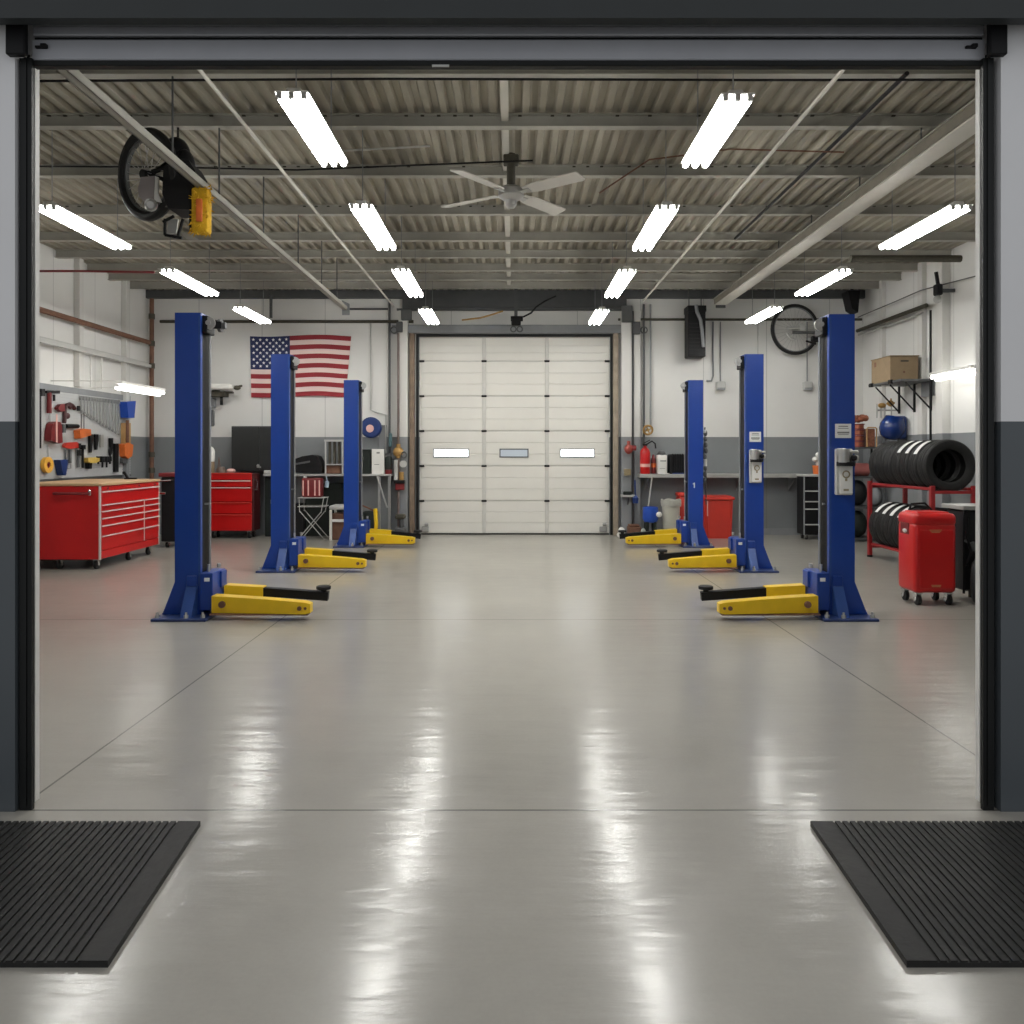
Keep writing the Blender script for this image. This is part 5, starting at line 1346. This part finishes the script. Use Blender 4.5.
# blue tank on wall bracket
tc_ = at(892, 428.5, 13.7)
t = thing('wall_mounted_tank', 'shiny blue round tank mounted on the right wall above the tyres', 'tank', (tc_.x, tc_.y, tc_.z - 0.25))
obj('tank', MB().lathe([(0.001, -0.20), (0.09, -0.19), (0.16, -0.14), (0.205, -0.03), (0.205, 0.06), (0.17, 0.15), (0.15, 0.20), (0.001, 0.21)], tc_, (0.25, 0, 1), 28), mat('tank_blue', (0.005, 0.024, 0.125), 0.18, var=0.15), t)
obj('flat_face', MB().box((tc_.x - 0.02, tc_.y - 0.10, tc_.z - 0.18), (tc_.x + 0.22, tc_.y + 0.14, tc_.z + 0.21), 0.03), NAVY, t)
obj('wall_bracket', MB().box((tc_.x + 0.1, tc_.y - 0.04, tc_.z - 0.24), (RW - 0.003, tc_.y + 0.04, tc_.z - 0.18), 0.004), DGREY, t)
t = thing('pipe_valve', 'brass valve set on pipes above the shiny blue tank', 'valve', (xa(885, 13.9), 13.9, za(417, 13.9)))
q = MB()
for px in (877, 881, 884.5, 891.5):
    q.cyl((xa(px, 13.9), 13.9, za(418, 13.9)), (xa(px, 13.9), 13.9, za(404, 13.9)), 0.012, n=8)
obj('pipes', q, GALV, t)
obj('valve', MB().ball((xa(881.5, 13.9), 13.88, za(405.5, 13.9)), (0.07, 0.04, 0.045), 10, 8).ball((xa(890, 13.9), 13.88, za(403.5, 13.9)), (0.06, 0.04, 0.055), 10, 8).cyl((xa(886, 13.9), 13.88, za(404, 13.9)), (xa(894, 13.9), 13.88, za(403, 13.9)), 0.016, n=8).cyl((xa(890, 13.9), 13.88, za(404, 13.9)), (xa(890.5, 13.9), 13.88, za(398.5, 13.9)), 0.014, n=8), BRASS, t)
obj('mount', MB().box((xa(877, 13.9), 13.9, za(411, 13.9)), (RW - 0.003, 13.92, za(409.5, 13.9))), GALV, t)

# ------------------------------------------------------------------ right wall: studs, pipes, shelf, box
for k, (y, w_) in enumerate(((14.5, 0.11), (13.1, 0.14), (12.42, 0.2))):
    struct('trim_%d' % (14 + k), MB().box((RW - 0.08 - 0.05 * (k == 2), y - w_ / 2, 0), (RW - 0.001, y + w_ / 2, ZD), 0.006), POST, ('pale wall stud on the right wall nearest the back corner', 'pale wall stud on the right wall behind the box shelf', 'wide pale wall post on the right wall beside the strip light')[k], 'stud')
pipe('wall_conduit', [(RW - 0.15, 12.62, 1.2), (RW - 0.15, 12.62, 3.85)], 0.018, BLACK, 'black vertical conduit beside the wide post on the right wall', 'conduit')
pipe('wall_pipe', [(RW - 0.15, 12.75, 3.95), (RW - 0.15, 14, 3.94), (RW - 0.15, 15.3, 3.93)], 0.035, RUSTD, 'dark brown pipe along the right wall above the cardboard box', 'pipe')
pipe('wall_conduit', [(RW - 0.13, 12.9, 3.86), (RW - 0.13, 14, 3.85), (RW - 0.13, 15.3, 3.85)], 0.016, GALV, 'thin galvanised conduit just below the dark pipe on the right wall', 'conduit')
pipe('wall_cable', [(RW - 0.09, 11.2, 4.12), (RW - 0.16, 12.9, 4.22), (RW - 0.14, 13.8, 4.21), (RW - 0.14, 15.3, 4.19)], 0.010, DGREY, 'thin dark cable high along the right wall', 'cable')
ac_x = xa(938, 12.2)
t = thing('alarm_unit', 'dark alarm unit with pale base high on the right wall', 'alarm', (ac_x, 12.2, 3.88))
ac = at(938, 290, 12.2)
obj('case', MB().box((ac.x - 0.05, 12.14, 4.00), (ac.x + 0.05, 12.26, 4.17), 0.015).bar((ac.x, 12.2, 4.17), (ac.x - 0.03, 12.2, 4.36), 0.04, 0.04, (0, 1, 0)), BLACK, t)
obj('base', MB().ball((ac.x - 0.01, 12.2, 3.94), (0.06, 0.05, 0.06), 12, 8), LGREY, t)
obj('mount', MB().box((ac.x + 0.051, 12.18, 4.05), (RW - 0.003, 12.22, 4.1)), DGREY, t)

SZ = 2.76
t = thing('wall_shelf', 'dark steel bracket shelf on the right wall carrying a cardboard box', 'shelf', (6.45, 13.2, SZ))
obj('board', MB().box((6.15, 12.62, SZ - 0.03), (RW - 0.003, 13.78, SZ), 0.004), DGREY, t)
obj('back_plate', MB().box((RW - 0.09, 12.63, SZ - 0.26), (RW - 0.003, 13.03, SZ - 0.031)), GREY, t)
for y in (12.68, 13.2, 13.72):
    br = obj('bracket', MB().box((RW - 0.13, y - 0.015, SZ - 0.5), (RW - 0.10, y + 0.015, SZ - 0.031)).bar((RW - 0.12, y, SZ - 0.47), (6.25, y, SZ - 0.045), 0.02, 0.02), BLACK, t)
obj('under_lamp', MB().cyl((6.3, 13.45, SZ - 0.05), (6.3, 13.45, SZ - 0.031), 0.07, n=16), WPLA, t)
obj('edge_clips', MB().box((6.12, 13.6, SZ - 0.05), (6.16, 13.7, SZ + 0.015), 0.004).box((6.12, 12.9, SZ - 0.05), (6.16, 13.0, SZ + 0.015), 0.004), BLACK, t)
t = thing('cardboard_box', 'brown cardboard box sitting on the right wall shelf', 'box', (6.38, 13.35, SZ + 0.002))
z0, z1 = SZ + 0.002, SZ + 0.40
obj('carton', MB().box((6.16, 13.0, z0), (6.62, 13.68, z1), 0.006), CARD, t)
obj('flap', MB().box((6.15, 12.985, z1 + 0.001), (6.63, 13.69, z1 + 0.018), 0.004), CARD, t)
obj('hand_hole', MB().box((6.33, 12.994, z1 - 0.085), (6.46, 12.999, z1 - 0.06), 0.001), RUSTD, t)
obj('side_mark', MB().box((6.37, 12.994, z0 + 0.13), (6.40, 12.999, z0 + 0.16)).box((6.154, 13.5, z1 - 0.12), (6.159, 13.56, z1 - 0.04)), BRN, t)

# ------------------------------------------------------------------ tyre rack and tyres
TXc, R_ = 5.72, 0.35
RACK = mat('rack_red', (0.26, 0.012, 0.014), 0.42, var=0.2)
t = thing('tyre_rack', 'red two-tier tyre rack by the right wall', 'rack', (TXc, 11.35, 0))
ya, yb = 10.35, 12.16
for xx in (TXc - 0.27, TXc + 0.27):
    for yy in (ya, yb):
        p_ = obj('post', MB().box((xx - 0.028, yy - 0.028, 0.03), (xx + 0.028, yy + 0.028, 1.16), 0.004), RACK, t)
        obj('foot', MB().cyl((xx, yy, 0), (xx, yy, 0.03), 0.04, n=12), BLACK, p_)
zU, zLw = 1.415, 0.50
for zc in (zU, zLw):
    for sx in (-1, 1):
        zr = zc - math.sqrt(R_ ** 2 - 0.235 ** 2) - 0.03
        obj('rail', MB().box((TXc + sx * 0.235 - 0.025, ya + 0.029, zr - 0.03), (TXc + sx * 0.235 + 0.025, yb - 0.029, zr + 0.008), 0.004), RACK, t)
    obj('cross_bar', MB().box((TXc - 0.242, ya - 0.02, zc - 0.36), (TXc + 0.242, ya + 0.02, zc - 0.32), 0.004).box((TXc - 0.242, yb - 0.02, zc - 0.36), (TXc + 0.242, yb + 0.02, zc - 0.32), 0.004), RACK, t)


def tyre_mesh():
    q = MB()
    w = 0.105
    prof = [(0.215, -w * .72), (0.235, -w * .9), (0.29, -w * 1.02), (0.325, -w * .98), (0.342, -w * .82), (0.347, -w * .5), (0.340, -w * .48), (0.340, -w * .40), (0.349, -w * .38), (0.35, -w * .06), (0.342, -w * .05), (0.342, w * .05), (0.35, w * .06), (0.349, w * .38), (0.340, w * .40), (0.340, w * .48), (0.347, w * .5), (0.342, w * .82), (0.325, w * .98), (0.29, w * 1.02), (0.235, w * .9), (0.215, w * .72), (0.225, w * .6), (0.30, w * .7), (0.32, 0), (0.30, -w * .7), (0.225, -w * .6), (0.215, -w * .72)]
    q.lathe(prof, (0, 0, 0), (0, 1, 0), 44)
    return q


proto = obj('tyre', tyre_mesh(), RUB, loc=(0, 0, 0))
proto_me = proto.data
bpy.data.objects.remove(proto)
lab_q = MB()
rows_ = []
for k in range(13):
    a = math.radians(112 + k * 3.6)          # arc over the upper left of the tread
    rows_.append([(0.3505 * math.cos(a), yy, 0.3505 * math.sin(a)) for yy in (-0.092, -0.005)] + [(0.353 * math.cos(a), yy, 0.353 * math.sin(a)) for yy in (-0.005, -0.092)])
V = lab_q.grid(rows_, closed_v=True)
lab_q.bm.faces.new(V[0]); lab_q.bm.faces.new(V[-1])
bmesh.ops.recalc_face_normals(lab_q.bm, faces=lab_q.bm.faces)
lab_me = bpy.data.meshes.new('tread_sticker')
lab_q.bm.to_mesh(lab_me); lab_q.bm.free()
lab_me.materials.append(SIGNW)
ordn = ('nearest the doorway', 'second from the doorway', 'third from the doorway', 'fourth from the doorway', 'fifth from the doorway', 'sixth from the doorway', 'seventh from the doorway')
for tier, (zc, n_, y_0, st_, lbl) in enumerate(((zU, 7, 10.51, 0.24, (1, 2, 3)), (zLw, 7, 10.51, 0.24, (3, 4, 5, 6)))):
    for k in range(n_):
        o = bpy.data.objects.new('tyre', proto_me)
        COL.objects.link(o)
        o.location = (TXc, y_0 + k * st_, zc + 0.002)
        nm = ('upper', 'lower')[tier]
        tag(o, 'black car tyre %son the %s tier of the rack, %s' % ('stickered ' if k in lbl else '', nm, ordn[k]), 'tyre', 'car tyres on the red rack')
        o.rotation_euler = (0, 0.35 * k if k not in lbl else 0.03 * k, 0)
        if k in lbl:
            s_ = bpy.data.objects.new('tread_sticker', lab_me)
            COL.objects.link(s_)
            s_.parent = o

# ------------------------------------------------------------------ red rolling tank and black cart
x0, x1, Y0, Y1 = 4.18, 4.62, 8.28, 8.66
t = thing('oil_drainer', 'glossy red rounded tank on casters in front of the tyre rack', 'tank', ((x0 + x1) / 2, 8.47, 0))
obj('body', MB().box((x0, Y0, 0.13), (x1, Y1, 0.86), 0.045, seg=3), RED, t)
obj('lid', MB().box((x0 - 0.004, Y0 - 0.004, 0.82), (x1 + 0.004, Y1 + 0.004, 0.96), 0.05, seg=3).box((x0 + 0.05, Y0 + 0.05, 0.95), (x1 - 0.05, Y1 - 0.05, 0.972), 0.01), RED, t)
obj('front_panel', MB().box((x0 + 0.05, Y0 - 0.005, 0.18), (x1 - 0.04, Y0 + 0.01, 0.79), 0.004), RED, t)
obj('side_grip', MB().box((x0 - 0.006, 8.40, 0.73), (x0 + 0.004, 8.58, 0.85), 0.004), DRED, t)
obj('grip_clip', MB().ball((x0 - 0.012, 8.47, 0.765), (0.012, 0.045, 0.022), 10, 8), LGREY, t)
q = MB()
for k in range(3):
    q.box((x0 + 0.15 + 0.01 * k, Y0 - 0.0075, 0.775 - k * 0.012 + 0.01), (x0 + 0.28 - 0.012 * k, Y0 - 0.0052, 0.781 - k * 0.012 + 0.01))
obj('upper_print', q, TAN, t)
q = MB()
for k in range(2):
    q.box((x0 + 0.17 + 0.004 * k, Y0 - 0.0075, 0.21 - k * 0.014), (x0 + 0.27 - 0.006 * k, Y0 - 0.0052, 0.218 - k * 0.014))
obj('lower_print', q, TAN, t)
for cx_ in (x0 + 0.06, x1 - 0.06):
    caster(t, cx_, Y0 + 0.06, 0.13, 0.055)
    caster(t, cx_, Y1 - 0.06, 0.13, 0.055)
obj('hose', MB().tube([(x1 - 0.02, Y1 + 0.03, 0.5), (x1 - 0.02, Y1 + 0.05, 0.95), (x1 - 0.10, Y1 + 0.08, 1.04), (x1 - 0.25, Y1 + 0.07, 1.03), (x1 - 0.28, Y1 + 0.06, 0.97)], 0.012, 8), BLACK, t)

t = thing('equipment_cart', 'black equipment cart with wheel and grey top right of the red tank', 'cart', (4.9, 8.6, 0))
x0, x1, Y0, Y1 = 4.76, 5.35, 8.42, 8.85
obj('top_shelf', MB().box((x0, Y0, 0.985), (x1, Y1, 1.03), 0.006), GALV, t)
obj('body', MB().box((x0 + 0.04, Y0 + 0.05, 0.12), (x1 - 0.02, Y1 - 0.02, 0.98), 0.02), BLKP, t)
for xx in (x0 + 0.02, x1 - 0.02):
    obj('frame_post', MB().cyl((xx, Y0 + 0.02, 0.1), (xx, Y0 + 0.02, 0.984), 0.014, n=8), BLACK, t)
q = MB().tube([(x0 + 0.05, Y0 + 0.01, 0.9), (x0 + 0.03, Y0 - 0.01, 0.7), (x0 + 0.08, Y0 - 0.02, 0.55), (x0 + 0.03, Y0 - 0.02, 0.4)], 0.016, 8)
obj('hose', q, BLACK, t)
obj('gauge', MB().cyl((x0 + 0.12, Y0 + 0.03, 0.6), (x0 + 0.12, Y0 + 0.0, 0.6), 0.05, n=16).cyl((x0 + 0.03, Y0 + 0.0, 0.66), (x0 + 0.03, Y0 - 0.02, 0.66), 0.018, n=10), DGREY, t)
wh = obj('wheel', MB().torus((x0 + 0.13, Y0 - 0.06, 0.24), 0.185, 0.055, (0.8, -0.6, 0), 32, 10), RUB, t)
obj('wheel_hub', MB().cyl(Vector((x0 + 0.13, Y0 - 0.06, 0.24)) - Vector((0.8, -0.6, 0)) * 0.04, Vector((x0 + 0.13, Y0 - 0.06, 0.24)) + Vector((0.8, -0.6, 0)) * 0.04, 0.10, n=18), DGREY, wh)
for xx in (x0 + 0.3, x1 - 0.08):
    obj('foot', MB().cyl((xx, Y1 - 0.08, 0), (xx, Y1 - 0.08, 0.12), 0.04, n=10), BLACK, t)

# ------------------------------------------------------------------ hanging machine with wheel (upper left)
hc = at(148, 175, 7.15)
ax = Vector((-0.51, -0.86, -0.11)).normalized()
t = thing('hanging_bicycle', 'black bicycle machine with one spoked wheel hanging under the roof rail', 'bicycle', (RX - 0.2, 7.15, 3.5))
Rm = ax.to_track_quat('Z', 'Y').to_matrix()
obj('tyre', MB().torus(hc, 0.36, 0.047, ax, 44, 10), RUB, t)
obj('rim', MB().lathe([(0.30, -0.018), (0.325, -0.018), (0.325, 0.018), (0.30, 0.018), (0.30, -0.018)], hc, ax, 40), DGREY, t)
q = MB()
for k in range(24):
    a = 2 * PI * k / 24
    q.cyl(hc + Rm @ Vector((0.03 * math.cos(a + 0.7), 0.03 * math.sin(a + 0.7), 0.03 if k % 2 else -0.03)), hc + Rm @ Vector((0.31 * math.cos(a), 0.31 * math.sin(a), 0)), 0.003, n=4)
obj('spokes', q, STEEL, t)
obj('hub', MB().cyl(hc - ax * 0.06, hc + ax * 0.06, 0.04, n=14), BLACK, t)


def hp(px, py, y):
    return at(px, py, y)


q = MB()
q.prism([hp(165, 178, 7.1), hp(176, 168, 7.1), hp(190, 172, 7.1), hp(196, 182, 7.1), hp(196, 214, 7.1), hp(190, 220, 7.1), hp(170, 219, 7.1), hp(164, 205, 7.1)], (0, 0.28, 0))
q.bm.transform(Matrix.Translation((0.055, -0.16, 0.045)))
obj('engine_block', q, BLKP, t)
obj('saddle', MB().ball(hp(177, 153, 7.3), (0.115, 0.13, 0.14), 16, 10).ball(hp(186, 163, 7.25), (0.07, 0.12, 0.12), 14, 10), BLACK, t)
q = MB()
q.cyl(hp(152, 172, 7.08), hp(172, 166, 7.1), 0.022, n=8).cyl(hp(152, 175, 7.08), hp(172, 182, 7.1), 0.022, n=8).cyl(hp(158, 170, 7.08), hp(170, 160, 7.15), 0.016, n=8)
q.cyl(hp(183, 172, 7.2), hp(181, 160, 7.3), 0.05, n=10)
obj('fork', q, BLACK, t)
obj('shield', MB().prism([hp(141, 177, 7.02), hp(154.5, 176, 7.02), hp(154, 200, 7.02), hp(146, 203, 7.02), hp(139, 197, 7.02), hp(138, 188, 7.02)], (0, 0.012, 0)), mat('shield_grey', (0.30, 0.27, 0.27), 0.5, var=0.1), t)
obj('shield_edge', MB().prism([hp(155, 176, 7.0), hp(158, 177, 7.0), hp(158, 193, 7.0), hp(161, 202, 7.0), hp(154, 201, 7.0)], (0, 0.02, 0)), WHITE, t)
obj('sprocket', MB().cyl(hp(151, 205, 7.0), hp(151, 205, 7.03), 0.055, n=18).torus(hp(151, 205, 6.99), 0.045, 0.012, (0, 1, 0), 18, 6), STEEL, t)
q = MB()
for a, b_ in (((165, 219), (165, 235)), ((165, 235), (182, 238)), ((183, 219), (178, 236)), ((163, 222), (174, 216))):
    q.cyl(hp(*a, 7.15), hp(*b_, 7.15), 0.014, n=8)
obj('stand', q, BLACK, t)
obj('plate', MB().prism([hp(168, 219, 7.2), hp(178, 219, 7.2), hp(176, 233, 7.2), hp(167, 234, 7.2)], (0, 0.02, 0)).prism([hp(179, 231, 7.2), hp(192, 235, 7.2), hp(198, 239, 7.2), hp(186, 238.5, 7.2)], (0, 0.02, 0)), LGREY, t)
obj('hanger', MB().cyl(hp(186, 168, 7.2), (RX - 0.02, 7.2, RZ - 0.01), 0.02, n=8).cyl(hp(178, 140, 7.36), (hp(178, 140, 7.36).x, 7.36, ZP), 0.01, n=6), BLACK, t)
# yellow bristly bumper
q = MB()
rr = random.Random(11)
p0, p1 = hp(204, 186, 6.95), hp(200, 234, 6.95)
q.box((p1.x - 0.065, 6.9, p1.z), (p0.x + 0.05, 7.02, p0.z - 0.02), 0.03, seg=2)
for k in range(260):
    u = rr.random()
    c = p0.lerp(p1, u) + Vector((rr.uniform(-0.07, 0.07), rr.uniform(-0.06, 0.06), 0))
    dv = Vector((rr.uniform(-1, 1), rr.uniform(-1, 0.4), rr.uniform(-1, 0.3))).normalized() * 0.045
    q.cyl(c, c + dv, 0.007, 0.001, n=4)
yb_ = obj('bristle_pad', q, YFUZ, t)
obj('pad_core', MB().box((p1.x - 0.01, 6.875, p1.z + 0.09), (p1.x + 0.045, 6.9, p0.z - 0.13), 0.01, seg=2), ORG, yb_)
obj('pad_bar', MB().box((p1.x - 0.09, 6.93, p1.z + 0.02), (p1.x - 0.066, 6.98, p0.z - 0.03), 0.004), BLACK, yb_)

# ------------------------------------------------------------------ rubber mats
def rubber_mat(s, label):
    q = MB()
    yN, yF = 2.47, 3.405
    xe = 1.257 if s < 0 else 1.222
    sh = 0.08 if s < 0 else 0.05
    W = 1.25
    h = 0.022
    X = lambda u, y: s * (xe + sh * (y - yN) / (yF - yN) + u)
    q.prism([(X(0, yN), yN, 0), (X(W, yN), yN, 0), (X(W, yF), yF, 0), (X(0, yF), yF, 0)], (0, 0, h - 0.007))
    # border strip and ribs
    ribs = [(0, 0.095)]
    u = 0.105
    while u < W - 0.02:
        ribs.append((u, u + 0.021))
        u += 0.032
    for a, b_ in ribs:
        q.prism([(X(a, yN), yN, h - 0.0065), (X(b_, yN), yN, h - 0.0065), (X(b_, yF), yF, h - 0.0065), (X(a, yF), yF, h - 0.0065)], (0, 0, 0.0065))
    return solo('rubber_mat', q, MATR, label, 'mat', 'ribbed rubber mats at the doorway')


rubber_mat(-1, 'black ribbed rubber mat on the floor before the left door jamb')
rubber_mat(1, 'black ribbed rubber mat on the floor before the right door jamb')

# ------------------------------------------------------------------ outside canopy and world
w = bpy.data.worlds.new('evening_sky')
SC.world = w
w.use_nodes = True
bg = w.node_tree.nodes['Background']
bg.inputs['Color'].default_value = (0.95, 0.97, 1.0, 1)
bg.inputs['Strength'].default_value = 0.60

# ------------------------------------------------------------------ camera
cam = bpy.data.cameras.new('camera')
cam.sensor_width = 36
cam.lens = 36 * F / 1024
cam.shift_x = -(CX - 512) / 1024
cam.shift_y = (CY - 512) / 1024
cam.clip_start = 0.05
co = bpy.data.objects.new('camera', cam)
COL.objects.link(co)
co.location = (0, 0, EYE)
co.rotation_euler = (PI / 2, 0, 0)
SC.camera = co

vs = SC.view_settings
vs.view_transform = 'Standard'
vs.look = 'None'
vs.gamma = 1
vs.exposure = 0.0
vs.use_curve_mapping = False
SC.cycles.use_denoising = True
SC.cycles.max_bounces = 8
SC.cycles.sample_clamp_indirect = 6
